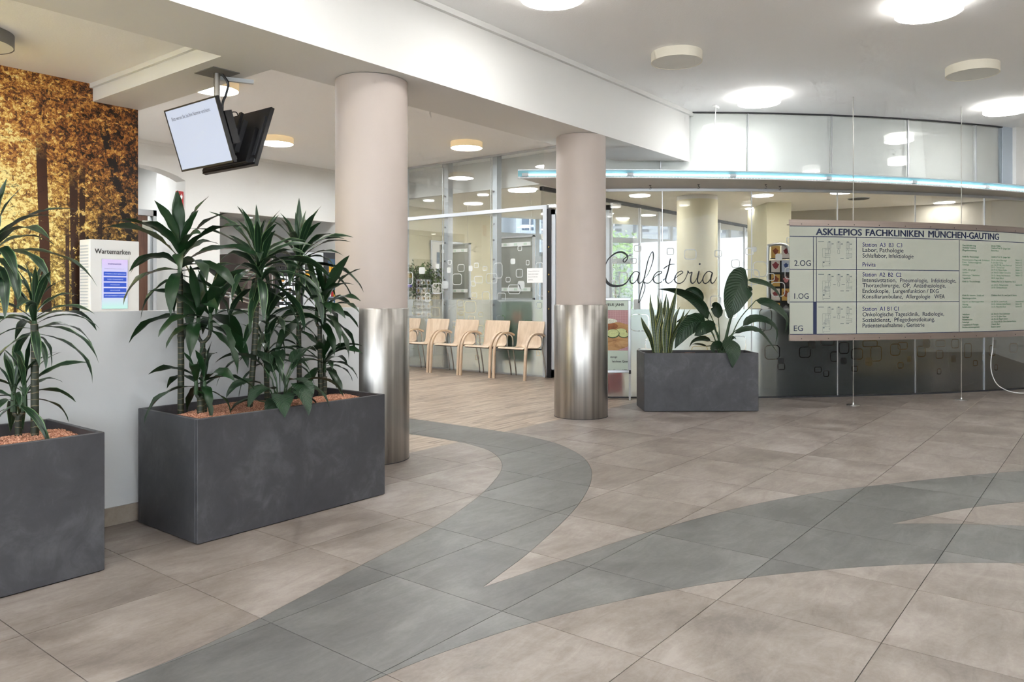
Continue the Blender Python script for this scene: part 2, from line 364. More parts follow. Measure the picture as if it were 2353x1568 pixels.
SIGN_TEXT=[('ASKLEPIOS', 0.296, 1.849, 0.0679, 0.552, 'n', 1), ('FACHKLINIKEN', 0.893, 1.849, 0.0688, 0.768, 'n', 1), ('MÜNCHEN-GAUTING', 1.721, 1.849, 0.0706, 1.129, 'n', 1), ('2.OG', 0.05, 1.515, 0.0583, 0.189, 'n', 0), ('1.OG', 0.05, 1.161, 0.0583, 0.164, 'n', 0), ('EG', 0.045, 0.816, 0.0583, 0.104, 'n', 0), ('Station  A3  B3  C3', 0.855, 1.73, 0.0441, 0.508, 'b', 0), ('Labor, Pathologie', 0.855, 1.672, 0.0441, 0.526, 'n', 0), ('Schlaflabor, Infektiologie', 0.855, 1.61, 0.0441, 0.661, 'n', 0), ('Privita', 0.855, 1.513, 0.0441, 0.164, 'b', 0), ('Station  A2  B2  C2', 0.855, 1.404, 0.0441, 0.497, 'b', 0), ('Intensivstation,  Pneumologie,  Infektiologie,', 0.855, 1.343, 0.0441, 1.279, 'n', 0), ('Thoraxchirurgie,  OP,  Anästhesiologie,', 0.855, 1.285, 0.0441, 1.12, 'n', 0), ('Endoskopie,  Lungenfunktion / EKG', 0.855, 1.224, 0.0441, 1.017, 'n', 0), ('Konsiliarambulanz,  Allergologie   WEA', 0.855, 1.163, 0.0441, 1.107, 'n', 0), ('Station  A1 B1 C1', 0.855, 1.03, 0.0441, 0.462, 'b', 0), ('Onkologische Tagesklinik,  Radiologie,', 0.855, 0.969, 0.0441, 1.094, 'n', 0), ('Sozialdienst,  Pflegedienstleitung,', 0.855, 0.908, 0.0441, 0.961, 'n', 0), ('Patientenaufnahme , Geriatrie', 0.855, 0.848, 0.0441, 0.812, 'n', 0), ('Geschäftsführung', 2.231, 1.761, 0.0179, 0.215, 'g', 1), ('Ärztlicher Direktor', 2.231, 1.734, 0.0179, 0.217, 'g', 1), ('Pflegedienstleitung', 2.231, 1.704, 0.0179, 0.23, 'g', 1), ('Klinik für Pneumologie', 2.231, 1.632, 0.0179, 0.267, 'g', 1), ('Pneumologische Diagnostik, Endoskopie', 2.231, 1.596, 0.0179, 0.45, 'g', 0), ('Privita   Funktionsdiagnostik', 2.231, 1.567, 0.0179, 0.31, 'g', 0), ('Onkologie', 2.231, 1.541, 0.0179, 0.108, 'g', 0), ('COPD, Allergologie', 2.231, 1.481, 0.0179, 0.21, 'g', 0), ('Geriatrie', 2.231, 1.451, 0.0179, 0.093, 'g', 0), ('Infektiologie, Tuberkulose', 2.231, 1.42, 0.0179, 0.278, 'g', 0), ('Tagesklinik', 2.231, 1.386, 0.0179, 0.131, 'g', 1), ('Klinik für Thoraxchirurgie', 2.231, 1.348, 0.0179, 0.287, 'g', 1), ('Klinik für Intensiv-, Schlaf und', 2.231, 1.188, 0.0179, 0.351, 'g', 1), ('Beatmungsmedizin', 2.231, 1.157, 0.0179, 0.22, 'g', 1), ('Intensiv- und Beatmungsmedizin', 2.231, 1.117, 0.0179, 0.351, 'g', 0), ('Weaning', 2.231, 1.085, 0.0179, 0.09, 'g', 0), ('Schlafmedizin', 2.231, 1.056, 0.0179, 0.141, 'g', 0), ('Anästhesie', 2.231, 0.972, 0.0179, 0.114, 'g', 1), ('Radiologie', 2.231, 0.941, 0.0179, 0.107, 'g', 1), ('Nuklearmedizin', 2.231, 0.912, 0.0179, 0.159, 'g', 1), ('Pathologie', 2.231, 0.883, 0.0179, 0.107, 'g', 1), ('Organisation & Therapie', 2.231, 0.853, 0.0179, 0.261, 'g', 1), ('Beschwerdemanagement', 2.231, 0.824, 0.0179, 0.277, 'g', 1), ('Jürgen Wißler', 2.709, 1.767, 0.0183, 0.177, 'g', 1), ('Chefarzt Prof. Dr. Jürgen Behr', 2.709, 1.74, 0.0183, 0.358, 'g', 1), ('René Marx', 2.709, 1.711, 0.0183, 0.137, 'g', 1), ('Chefarzt Prof. Dr. Jürgen Behr', 2.709, 1.638, 0.0183, 0.355, 'g', 1), ('OA Dr. Edith Silbernagel', 2.709, 1.6, 0.0183, 0.282, 'g', 0), ('Fr. Dr. Eleni Tomas', 2.709, 1.571, 0.0183, 0.216, 'g', 0), ('Ltd. OA PD DR. Niels Reinmuth', 2.709, 1.542, 0.0183, 0.38, 'g', 0), ('OA Dr. Thomas Duell', 2.709, 1.515, 0.0183, 0.239, 'g', 0), ('OA PD Dr. Markus Henke', 2.709, 1.486, 0.0183, 0.282, 'g', 0), ('Ltd. Arzt Dr. Robert Simmerlein', 2.709, 1.455, 0.0183, 0.359, 'g', 0), ('OA Dr. Marion Heiß-Neumann', 2.709, 1.422, 0.0183, 0.351, 'g', 0), ('OA Dr. Jürgen Sklarek', 2.709, 1.391, 0.0183, 0.228, 'g', 0), ('Chefarzt Prof. Dr. Dr. Rudolf Hatz, FACS', 2.709, 1.35, 0.0183, 0.458, 'g', 1), ('Ltd. OA Dr. Michael Lindner', 2.709, 1.31, 0.0183, 0.316, 'g', 0), ('OA Dr. Christian Ketscher', 2.709, 1.279, 0.0183, 0.296, 'g', 0), ('Chefarzt Prof. Dr. med. Jan H. Storre', 2.709, 1.189, 0.0183, 0.479, 'g', 1), ('Ltd. OA Dr. Lorenz Nowak', 2.709, 1.116, 0.0183, 0.295, 'g', 0), ('OA Dr. Katharina Heinig-Menhard', 2.709, 1.087, 0.0183, 0.358, 'g', 0), ('OA Dr. Maximilian Bauer', 2.709, 1.055, 0.0183, 0.273, 'g', 0), ('Ltd. Arzt Dr. Frank Schönhuber', 2.709, 0.972, 0.0183, 0.348, 'g', 1), ('Ltd. Prof. Dr. Julien Dinkel', 2.709, 0.942, 0.0183, 0.275, 'g', 1), ('Ltd. Arzt Dr. Rupert Schmid', 2.709, 0.913, 0.0183, 0.3, 'g', 1), ('Ltd. Ärztin (R) Dr. Elvira Stacher-Priehse', 2.709, 0.881, 0.0183, 0.469, 'g', 1), ('Claudia Bahl', 2.709, 0.852, 0.0183, 0.153, 'g', 1), ('Beatrice Eistler', 2.709, 0.823, 0.0183, 0.17, 'g', 1), ('Station C2', 3.164, 1.609, 0.0187, 0.133, 'g', 0), ('Station A3', 3.164, 1.579, 0.0187, 0.13, 'g', 0), ('Station B1', 3.164, 1.55, 0.0187, 0.13, 'g', 0), ('Station A1', 3.164, 1.52, 0.0187, 0.13, 'g', 0), ('Station C1', 3.164, 1.49, 0.0187, 0.13, 'g', 0), ('Station C1', 3.164, 1.457, 0.0187, 0.133, 'g', 0), ('Station C3', 3.164, 1.427, 0.0187, 0.133, 'g', 0), ('Station B2', 3.164, 1.313, 0.0187, 0.133, 'g', 0), ('Intensivstation', 3.164, 1.116, 0.0187, 0.186, 'g', 0), ('Station A2', 3.164, 1.085, 0.0187, 0.127, 'g', 0), ('Station B3', 3.164, 1.056, 0.0187, 0.127, 'g', 0)]
DECALS_CURVED=[(0.703, 1.745, 0.088, 0.081, 0), (1.082, 1.709, 0.088, 0.086, 0), (1.314, 1.674, 0.145, 0.122, 0), (1.64, 1.684, 0.088, 0.086, 0), (2.01, 1.711, 0.104, 0.086, 0), (2.067, 1.736, 0.057, 0.061, 1), (2.135, 1.503, 0.171, 0.183, 0), (2.266, 1.412, 0.093, 0.092, 0), (2.361, 1.646, 0.083, 0.081, 1), (2.35, 1.269, 0.177, 0.173, 0), (2.499, 1.841, 0.094, 0.082, 0), (2.509, 1.458, 0.156, 0.143, 0), (2.499, 1.167, 0.073, 0.133, 1), (1.995, 1.411, 0.269, 0.183, 0), (1.609, 1.127, 0.134, 0.137, 0), (1.845, 1.568, 0.103, 0.101, 0), (0.653, 1.599, 0.083, 0.071, 0), (0.436, 1.609, 0.062, 0.081, 0), (0.537, 1.396, 0.104, 0.152, 0), (0.416, 1.345, 0.052, 0.061, 0), (2.219, 1.091, 0.156, 0.122, 0), (0.466, 1.254, 0.073, 0.112, 0), (0.728, 0.879, 0.227, 0.203, 0), (0.779, 0.524, 0.165, 0.111, 0), (0.88, 0.636, 0.176, 0.142, 0), (2.193, 1.081, 0.083, 0.092, 1), (2.208, 0.913, 0.156, 0.254, 0), (2.13, 0.837, 0.155, 0.132, 0), (0.688, 1.092, 0.062, 0.122, 1), (1.538, 0.788, 0.207, 0.132, 0), (1.426, 0.535, 0.196, 0.152, 0), (1.897, 0.635, 0.155, 0.183, 0), (1.794, 0.99, 0.134, 0.112, 0), (2.287, 0.531, 0.187, 0.173, 0), (2.392, 0.429, 0.073, 0.071, 1), (2.398, 0.363, 0.094, 0.082, 0), (2.686, 0.528, 0.146, 0.133, 0), (2.773, 0.62, 0.094, 0.102, 1), (2.969, 0.649, 0.178, 0.092, 0), (3.069, 0.473, 0.136, 0.123, 0), (3.18, 0.575, 0.137, 0.144, 0), (3.175, 0.42, 0.079, 0.082, 1), (3.35, 0.5, 0.158, 0.134, 0), (2.849, 0.322, 0.094, 0.072, 0), (2.953, 0.274, 0.073, 0.077, 0), (3.321, 0.325, 0.084, 0.072, 0), (3.522, 0.622, 0.201, 0.083, 0), (3.603, 0.502, 0.154, 0.187, 0), (3.504, 0.405, 0.095, 0.104, 1), (3.863, 0.545, 0.144, 0.146, 0), (3.966, 0.59, 0.139, 0.094, 0), (3.936, 0.355, 0.085, 0.078, 0), (4.058, 0.426, 0.059, 0.073, 1), (4.307, 0.611, 0.108, 0.106, 1), (4.513, 0.608, 0.152, 0.085, 0), (4.738, 0.604, 0.12, 0.118, 0), (4.231, 0.518, 0.129, 0.137, 0), (4.499, 0.475, 0.114, 0.106, 0), (4.711, 0.417, 0.071, 0.086, 1), (4.936, 0.514, 0.121, 0.183, 0), (5.055, 0.355, 0.077, 0.076, 0), (5.183, 0.422, 0.033, 0.076, 1), (5.337, 0.505, 0.111, 0.136, 0), (5.381, 0.586, 0.056, 0.104, 1), (4.493, 0.268, 0.065, 0.074, 0), (5.404, 0.29, 0.056, 0.077, 0), (5.712, 0.529, 0.147, 0.122, 0)]
DECALS_FLAT=[(8.502, 1.731, 0.086, 0.077, 0), (8.255, 1.634, 0.15, 0.118, 0), (7.932, 1.668, 0.1, 0.082, 0), (7.752, 1.617, 0.098, 0.074, 0), (8.521, 1.605, 0.086, 0.091, 1), (7.619, 1.459, 0.228, 0.155, 0), (8.34, 1.455, 0.208, 0.181, 0), (7.887, 1.442, 0.18, 0.116, 0), (7.996, 1.382, 0.1, 0.089, 0), (8.051, 1.623, 0.083, 0.089, 1), (8.608, 1.367, 0.136, 0.127, 1), (8.775, 1.674, 0.069, 0.085, 1), (7.488, 1.578, 0.174, 0.24, 0), (7.419, 1.171, 0.172, 0.133, 0), (7.734, 1.164, 0.16, 0.189, 0), (7.065, 1.902, 0.083, 0.078, 0), (7.198, 1.71, 0.093, 0.085, 1), (6.917, 1.683, 0.065, 0.078, 0), (7.073, 1.53, 0.133, 0.131, 0), (7.04, 1.354, 0.132, 0.117, 1), (7.291, 1.435, 0.093, 0.079, 0), (7.173, 1.289, 0.235, 0.144, 0), (6.699, 1.626, 0.135, 0.109, 0), (6.651, 1.287, 0.158, 0.217, 0), (6.588, 1.236, 0.055, 0.153, 1), (6.715, 1.05, 0.104, 0.102, 0), (9.448, 1.484, 0.189, 0.221, 0), (9.137, 1.61, 0.143, 0.116, 1), (9.004, 1.161, 0.121, 0.151, 0), (8.944, 1.068, 0.09, 0.086, 1), (8.784, 1.311, 0.218, 0.171, 0), (7.977, 1.197, 0.119, 0.089, 0), (9.239, 1.044, 0.228, 0.131, 0), (8.069, 1.012, 0.248, 0.193, 0), (8.283, 1.065, 0.151, 0.125, 0), (8.274, 0.954, 0.17, 0.125, 0), (8.274, 0.864, 0.17, 0.132, 0), (8.264, 0.913, 0.113, 0.083, 0), (7.851, 0.898, 0.099, 0.075, 0), (8.834, 0.926, 0.199, 0.157, 0), (8.974, 0.852, 0.111, 0.086, 0), (8.854, 0.654, 0.199, 0.114, 0), (9.26, 0.949, 0.248, 0.146, 0), (8.041, 0.827, 0.147, 0.096, 0), (8.397, 0.736, 0.133, 0.098, 0), (7.887, 0.659, 0.199, 0.15, 0), (7.708, 0.752, 0.124, 0.135, 0), (8.416, 0.595, 0.152, 0.168, 0), (7.445, 0.825, 0.173, 0.133, 0), (6.9, 0.771, 0.179, 0.116, 0), (7.851, 0.497, 0.144, 0.095, 0), (7.923, 0.221, 0.09, 0.082, 0), (9.364, 0.325, 0.105, 0.059, 0), (6.731, 0.345, 0.08, 0.077, 0), (7.488, 0.39, 0.121, 0.093, 0)]

# ------------------------------------------------------------------ mesh helpers
def new_mesh(name, v, f, mat=None, smooth=False, uv=None):
    me = bpy.data.meshes.new(name)
    me.from_pydata([tuple(map(float, p)) for p in v], [], f)
    if mat is not None: me.materials.append(mat)
    if smooth:
        me.polygons.foreach_set('use_smooth', [True] * len(me.polygons))
    if uv is not None:
        lay = me.uv_layers.new(name='UVMap')
        idx = np.empty(len(me.loops), dtype=np.int32)
        me.loops.foreach_get('vertex_index', idx)
        lay.data.foreach_set('uv', np.asarray(uv, dtype=np.float32)[idx].ravel())
    me.update()
    return me

def add_obj(name, me, parent=None, loc=(0, 0, 0), rot=(0, 0, 0), scale=None):
    o = bpy.data.objects.new(name, me)
    col.objects.link(o)
    o.location = loc
    o.rotation_euler = rot
    if scale is not None: o.scale = scale
    if parent is not None: o.parent = parent
    return o

def tag(o, label=None, cat=None, group=None, kind=None):
    if label: o['label'] = label
    if cat: o['category'] = cat
    if group: o['group'] = group
    if kind: o['kind'] = kind
    return o

def thing(name, label, cat, loc=(0, 0, 0), rz=0.0, group=None):
    return tag(add_obj(name, None, None, loc, (0, 0, rz)), label, cat, group)

def struct(name, loc=(0, 0, 0)):
    return tag(add_obj(name, None, None, loc), kind='structure')

class MB:
    def __init__(s): s.v = []; s.f = []
    def add(s, v, f):
        o = len(s.v); s.v += [tuple(p) for p in v]; s.f += [tuple(i + o for i in q) for q in f]; return s
    def box(s, x0, x1, y0, y1, z0, z1):
        return s.add([(x0, y0, z0), (x1, y0, z0), (x1, y1, z0), (x0, y1, z0), (x0, y0, z1), (x1, y0, z1), (x1, y1, z1), (x0, y1, z1)],
                     [(3, 2, 1, 0), (4, 5, 6, 7), (0, 1, 5, 4), (1, 2, 6, 5), (2, 3, 7, 6), (3, 0, 4, 7)])
    def bevbox(s, x0, x1, y0, y1, z0, z1, b):
        pts = []
        for z, i in ((z0, b), (z0 + b, 0), (z1 - b, 0), (z1, b)):
            q = 0 if i == 0 else b
            ring = [(x0 + b, y0 + q), (x1 - b, y0 + q), (x1 - q, y0 + b), (x1 - q, y1 - b), (x1 - b, y1 - q), (x0 + b, y1 - q), (x0 + q, y1 - b), (x0 + q, y0 + b)]
            pts += [(x, y, z) for x, y in ring]
        f = [tuple(range(7, -1, -1)), tuple(range(24, 32))]
        for k in range(3):
            for i in range(8):
                j = (i + 1) % 8
                f.append((k * 8 + i, k * 8 + j, k * 8 + 8 + j, k * 8 + 8 + i))
        return s.add(pts, f)
    def prism(s, poly, z0, z1):
        n = len(poly)
        return s.add([(x, y, z0) for x, y in poly] + [(x, y, z1) for x, y in poly],
                     [tuple(range(n - 1, -1, -1)), tuple(range(n, 2 * n))] + [(i, (i + 1) % n, n + (i + 1) % n, n + i) for i in range(n)])
    def lathe(s, prof, n=32, cx=0, cy=0, cap=True):
        pts = []
        for r, z in prof:
            for i in range(n):
                a = 2 * math.pi * i / n
                pts.append((cx + r * math.cos(a), cy + r * math.sin(a), z))
        f = []
        for k in range(len(prof) - 1):
            for i in range(n):
                j = (i + 1) % n
                f.append((k * n + i, k * n + j, (k + 1) * n + j, (k + 1) * n + i))
        if cap:
            f.append(tuple(range(n - 1, -1, -1)))
            f.append(tuple(range((len(prof) - 1) * n, len(prof) * n)))
        return s.add(pts, f)
    def tube(s, path, r, n=8, r1=None):
        P = [Vector(p) for p in path]
        up = Vector((0.123, 0.2, 1)).normalized()
        pts = []; m = len(P)
        for i, p in enumerate(P):
            t = (P[min(i + 1, m - 1)] - P[max(i - 1, 0)]).normalized()
            a = t.cross(up)
            if a.length < 0.05: a = t.cross(Vector((1, 0, 0)))
            a.normalize(); b = t.cross(a).normalized()
            rr = r if r1 is None else r + (r1 - r) * i / max(1, m - 1)
            if isinstance(r, (list, tuple)): rr = r[i]
            for k in range(n):
                w = 2 * math.pi * k / n
                pts.append(p + a * (rr * math.cos(w)) + b * (rr * math.sin(w)))
        f = []
        for i in range(m - 1):
            for k in range(n):
                j = (k + 1) % n
                f.append((i * n + k, i * n + j, (i + 1) * n + j, (i + 1) * n + k))
        f.append(tuple(range(n - 1, -1, -1))); f.append(tuple(range((m - 1) * n, m * n)))
        return s.add(pts, f)
    def sweep_rect(s, path, w, t, side=(1, 0, 0)):
        """bar of width w (along side) and thickness t swept along a path"""
        P = [Vector(p) for p in path]; sd = Vector(side).normalized(); pts = []; m = len(P)
        for i, p in enumerate(P):
            T = (P[min(i + 1, m - 1)] - P[max(i - 1, 0)]).normalized()
            nrm = T.cross(sd).normalized()
            for a, b in ((-1, -1), (1, -1), (1, 1), (-1, 1)):
                pts.append(p + sd * (a * w / 2) + nrm * (b * t / 2))
        f = [(3, 2, 1, 0), tuple((m - 1) * 4 + q for q in range(4))]
        for i in range(m - 1):
            for q in range(4):
                j = (q + 1) % 4
                f.append((i * 4 + q, i * 4 + j, i * 4 + 4 + j, i * 4 + 4 + q))
        return s.add(pts, f)
    def arc_wall(s, C, R0, R1, a0, a1, z0, z1, n=12):
        pts = []
        for i in range(n + 1):
            a = math.radians(a0 + (a1 - a0) * i / n)
            c, d = math.cos(a), math.sin(a)
            for R, z in ((R0, z0), (R1, z0), (R1, z1), (R0, z1)):
                pts.append((C[0] + R * c, C[1] + R * d, z))
        f = [(0, 1, 2, 3), (n * 4 + 3, n * 4 + 2, n * 4 + 1, n * 4)]
        for i in range(n):
            for q in range(4):
                j = (q + 1) % 4
                f.append((i * 4 + q, i * 4 + 4 + q, i * 4 + 4 + j, i * 4 + j))
        return s.add(pts, f)
    def mesh(s, name, mat, smooth=False): return new_mesh(name, s.v, s.f, mat, smooth)
    def build(s, name, mat, parent=None, smooth=False, loc=(0, 0, 0), rot=(0, 0, 0)):
        return add_obj(name, s.mesh(name, mat, smooth), parent, loc, rot)

def auto_smooth(o, ang=0.6):
    """smooth shading with sharp edges kept by angle"""
    me = o.data
    me.polygons.foreach_set('use_smooth', [True] * len(me.polygons))
    try: me.set_sharp_from_angle(angle=ang)
    except Exception: pass
    return o

def catmull(pts, n=8):
    P = [np.array(p, float) for p in pts]
    P = [2 * P[0] - P[1]] + P + [2 * P[-1] - P[-2]]
    out = []
    for i in range(1, len(P) - 2):
        for k in range(n):
            t = k / n
            out.append(0.5 * ((2 * P[i]) + (-P[i - 1] + P[i + 1]) * t + (2 * P[i - 1] - 5 * P[i] + 4 * P[i + 1] - P[i + 2]) * t * t + (-P[i - 1] + 3 * P[i] - 3 * P[i + 1] + P[i + 2]) * t ** 3))
    out.append(P[-2])
    return out

def in_poly(p, poly):
    x, y = p; c = False; j = len(poly) - 1
    for i in range(len(poly)):
        xi, yi = poly[i]; xj, yj = poly[j]
        if (yi > y) != (yj > y) and x < (xj - xi) * (y - yi) / (yj - yi) + xi: c = not c
        j = i
    return c

def project(x, y, z):
    d = x * math.cos(YAW) + y * math.sin(YAW)
    if d < 0.05: return None
    l = x * math.sin(YAW) - y * math.cos(YAW)
    return PX0 + FPX * l / d, PY0 - FPX * (z - EYE) / d

# text: built-in font turned into a flat mesh, placed by a function (x, y) -> 3D
_cap = [None]
tscene = bpy.data.scenes.new('text_workshop')
def text_raw(body, bold=0.0):
    cu = bpy.data.curves.new('text_curve', 'FONT')
    cu.body = body; cu.size = 1.0; cu.resolution_u = 3; cu.offset = bold
    ob = bpy.data.objects.new('text_tmp', cu)
    tscene.collection.objects.link(ob)
    tscene.view_layers[0].update()
    dg = tscene.view_layers[0].depsgraph
    me = bpy.data.meshes.new_from_object(ob.evaluated_get(dg))
    v = np.array([p.co[:] for p in me.vertices]); f = [tuple(p.vertices) for p in me.polygons]
    bpy.data.objects.remove(ob); bpy.data.curves.remove(cu); bpy.data.meshes.remove(me)
    return v, f
def text_part(body, height, width, place, mat, parent, name='lettering', bold=0.0, align='L'):
    if _cap[0] is None: _cap[0] = text_raw('H')[0][:, 1].max()
    v, f = text_raw(body, 0.0)
    if bold:                                    # heavier strokes: overlaid shifted copies
        n = len(v); f0 = list(f)
        sh = [(0, 0), (bold, 0), (-bold, 0), (0, bold * 0.6), (0, -bold * 0.6)] + ([(bold / 2, 0), (-bold / 2, 0)] if bold > 0.02 else [])
        v = np.vstack([v + np.array([a, b, 0]) for a, b in sh])
        f = [tuple(i + q * n for i in t) for q in range(len(sh)) for t in f0]
    sy = height / _cap[0]
    x = v[:, 0] - v[:, 0].min()
    sx = sy if width is None else width / x.max()
    x = x * sx
    if align == 'C': x = x - x.max() / 2
    if align == 'R': x = x - x.max()
    pts = [place(a, b) for a, b in zip(x, v[:, 1] * sy)]
    return add_obj(name, new_mesh(name, pts, f, mat), parent)

def rounded_rect(cx, cy, w, h, r, n=4):
    r = min(r, w / 2 - 1e-4, h / 2 - 1e-4); pts = []
    for sx, sy, a0 in ((1, 1, 0), (-1, 1, 90), (-1, -1, 180), (1, -1, 270)):
        for i in range(n + 1):
            a = math.radians(a0 + 90 * i / n)
            pts.append((cx + sx * (w / 2 - r) + r * math.cos(a), cy + sy * (h / 2 - r) + r * math.sin(a)))
    return pts

def group_solid(tris, pts, z0, z1):
    """triangles (ids into 2D pts) -> closed slab verts/faces"""
    ids = sorted({i for t in tris for i in t}); mp = {i: k for k, i in enumerate(ids)}; n = len(ids)
    v = [(pts[i][0], pts[i][1], z1) for i in ids] + [(pts[i][0], pts[i][1], z0) for i in ids]
    f = [tuple(mp[i] for i in t) for t in tris]
    cnt = {}
    for t in f:
        for a, b in ((t[0], t[1]), (t[1], t[2]), (t[2], t[0])):
            cnt[(a, b)] = cnt.get((a, b), 0) + 1
    for a, b in list(cnt):
        if (b, a) not in cnt: f.append((b, a, a + n, b + n))
    return v, f

def cdt(loops, segs):
    """closed loops and open polylines -> points, triangles"""
    V = []; E = []
    for lp in loops:
        o = len(V); V += [Vector(p) for p in lp]; E += [(o + i, o + (i + 1) % len(lp)) for i in range(len(lp))]
    for sg in segs:
        o = len(V); V += [Vector(p) for p in sg]; E += [(o + i, o + i + 1) for i in range(len(sg) - 1)]
    r = delaunay_2d_cdt(V, E, [], 0, 1e-6)
    P = [(p[0], p[1]) for p in r[0]]; T = []
    for t in r[2]:
        a, b, c = (P[i] for i in t)
        ar = (b[0] - a[0]) * (c[1] - a[1]) - (b[1] - a[1]) * (c[0] - a[0])
        if abs(ar) < 1e-9: continue
        T.append(tuple(t) if ar > 0 else (t[0], t[2], t[1]))
    return P, T

# ------------------------------------------------------------------ dimensions
TX, TY, TS = 1.6414, 0.643, 0.6003          # tile grid
WOOD_Y = TY + 6 * TS                        # tile / plank border under the beam
GC, GR = (17.63, 11.35), 11.99              # curved glass wall
LC, LR = (16.70, 12.05), 12.50              # canopy light strip
SC, SR = (14.63, 9.18), 9.07                # curved directory board
XG = 9.02                                   # straight glass wall
YM = 6.55                                   # mural wall
YB = 10.67                                  # far back wall
ZC, ZB, ZL, ZK = 3.36, 2.77, 2.91, 2.90     # ceiling, beam underside, lowered ceiling, cafeteria ceiling
def arcp(C, R, a, z=0.0):
    a = math.radians(a)
    return (C[0] + R * math.cos(a), C[1] + R * math.sin(a), z)

# ------------------------------------------------------------------ floor
fb = MB().box(-6, 24, -7, 16, -0.12, -0.005)
floor = tag(fb.build('floor', M['grout']), kind='structure')

left = [(0.35, 2.52), (0.75, 2.47), (1.097, 2.45), (1.359, 2.462), (1.637, 2.51), (1.917, 2.575), (2.262, 2.655), (2.837, 2.79), (3.402, 2.99), (3.854, 3.215), (4.138, 3.40), (4.343, 3.60), (4.504, 3.84), (4.585, 4.08), (4.61, 4.22), (4.619, 4.544), (4.608, 4.854), (4.56, 5.4), (4.42, 6.1), (4.2, 6.9)]
upper = [(4.9, 7.05), (5.08, 6.3), (5.17, 5.75), (5.196, 5.40), (5.20, 4.955), (5.20, 4.524), (5.19, 4.212), (5.15, 3.925), (5.06, 3.606), (4.904, 3.328), (4.707, 3.085), (4.467, 2.875), (4.287, 2.754), (4.043, 2.615), (3.70, 2.456), (3.345, 2.323), (2.833, 2.165), (2.55, 2.097), (2.378, 2.055)]
bup = [(2.378, 2.055), (2.50, 2.035), (2.836, 1.982), (3.232, 1.917), (3.585, 1.84), (4.22, 1.665), (4.727, 1.456), (5.119, 1.236), (5.705, 0.875), (6.223, 0.505), (6.75, 0.0), (7.2, -0.6)]
nt = [(6.3, -0.6), (5.78, 0.05), (5.322, 0.412), (4.90, 0.69), (4.358, 0.936)]
nb = [(4.358, 0.936), (4.50, 0.76), (4.62, 0.58), (4.74, 0.385), (4.95, -0.1), (5.1, -0.7)]
low = [(4.55, -0.7), (4.32, -0.1), (4.079, 0.331), (3.84, 0.635), (3.644, 0.834), (3.446, 1.01), (3.167, 1.225), (2.842, 1.423), (2.484, 1.595), (2.242, 1.686), (2.104, 1.728), (1.865, 1.786), (1.64, 1.822), (1.3, 1.85), (0.8, 1.87), (0.35, 1.87)]
swoosh = []
for part in (left, upper, bup, nt, nb, low):
    c = [tuple(p) for p in catmull(part, 5)]
    swoosh += c if not swoosh or swoosh[-1] != c[0] else c[1:]
sw_clean = []
for p in swoosh:
    if not sw_clean or math.hypot(p[0] - sw_clean[-1][0], p[1] - sw_clean[-1][1]) > 0.012: sw_clean.append(p)
swoosh = sw_clean
def offset(poly, d):
    n = len(poly); out = []
    for i in range(n):
        a, b, c = np.array(poly[i - 1]), np.array(poly[i]), np.array(poly[(i + 1) % n])
        t = (b - a) / np.linalg.norm(b - a) + (c - b) / np.linalg.norm(c - b)
        t = t / (np.linalg.norm(t) + 1e-9)
        out.append((b[0] - t[1] * d, b[1] + t[0] * d))
    return out
area = sum(a[0] * b[1] - b[0] * a[1] for a, b in zip(swoosh, swoosh[1:] + swoosh[:1]))
sgn = 1 if area > 0 else -1
sw_in, sw_out = offset(swoosh, 0.0012 * sgn), offset(swoosh, -0.0012 * sgn)
G = 0.0016

def floor_pieces(x0, x1, y0, y1, wood):
    segs = []
    i0, i1 = math.floor((x0 - TX) / TS), math.ceil((x1 - TX) / TS)
    j0, j1 = math.floor((y0 - TY) / TS), math.ceil((y1 - TY) / TS)
    gx0, gx1, gy0, gy1 = (4.0, 5.4, y0, 7.2) if wood else (x0, x1, y0, y1)
    for i in range(i0, i1 + 1):
        x = TX + i * TS
        if gx0 < x < gx1:
            for s in (-G, G): segs.append([(x + s, gy0), (x + s, gy1)])
    for j in range(j0, j1 + 1):
        y = TY + j * TS
        if gy0 < y < gy1:
            for s in (-G, G): segs.append([(gx0, y + s), (gx1, y + s)])
    PW, PL = 0.195, 1.28
    pl_off = {}
    if wood:
        r = 0
        while WOOD_Y + r * PW < y1:
            y = WOOD_Y + r * PW
            pl_off[r] = (r * 0.47) % PL
            for s in (-0.0006, 0.0006):
                if r: segs.append([(x0, y + s), (x1, y + s)])
            k = 0
            while True:
                x = x0 - PL + pl_off[r] + k * PL
                if x > x1: break
                if x > x0:
                    for s in (-0.0006, 0.0006): segs.append([(x + s, y + 0.0007), (x + s, min(y1, y + PW - 0.0007))])
                k += 1
            r += 1
    P, T = cdt([[(x0, y0), (x1, y0), (x1, y1), (x0, y1)], sw_in, sw_out], segs)
    groups = {}
    for t in T:
        cx = sum(P[i][0] for i in t) / 3; cy = sum(P[i][1] for i in t) / 3
        if not (x0 < cx < x1 and y0 < cy < y1): continue
        inn = in_poly((cx, cy), sw_in)
        if not inn and in_poly((cx, cy), sw_out): continue
        if wood and not inn:
            r = int((cy - WOOD_Y) // PW); q = (cy - WOOD_Y) - r * PW
            if r and (q < 0.0006 or q > PW - 0.0006): continue
            u = (cx - (x0 - PL + pl_off.get(r, 0))) / PL; k = math.floor(u); q = (u - k) * PL
            if q < 0.0006 or q > PL - 0.0006: continue
            key = ('w', r, k)
        else:
            fx, fy = (cx - TX) / TS, (cy - TY) / TS
            i, j = math.floor(fx), math.floor(fy)
            if min(fx - i, i + 1 - fx) * TS < G or min(fy - j, j + 1 - fy) * TS < G: continue
            key = ('g' if inn else 'b', i, j)
        groups.setdefault(key, []).append(t)
    return P, groups

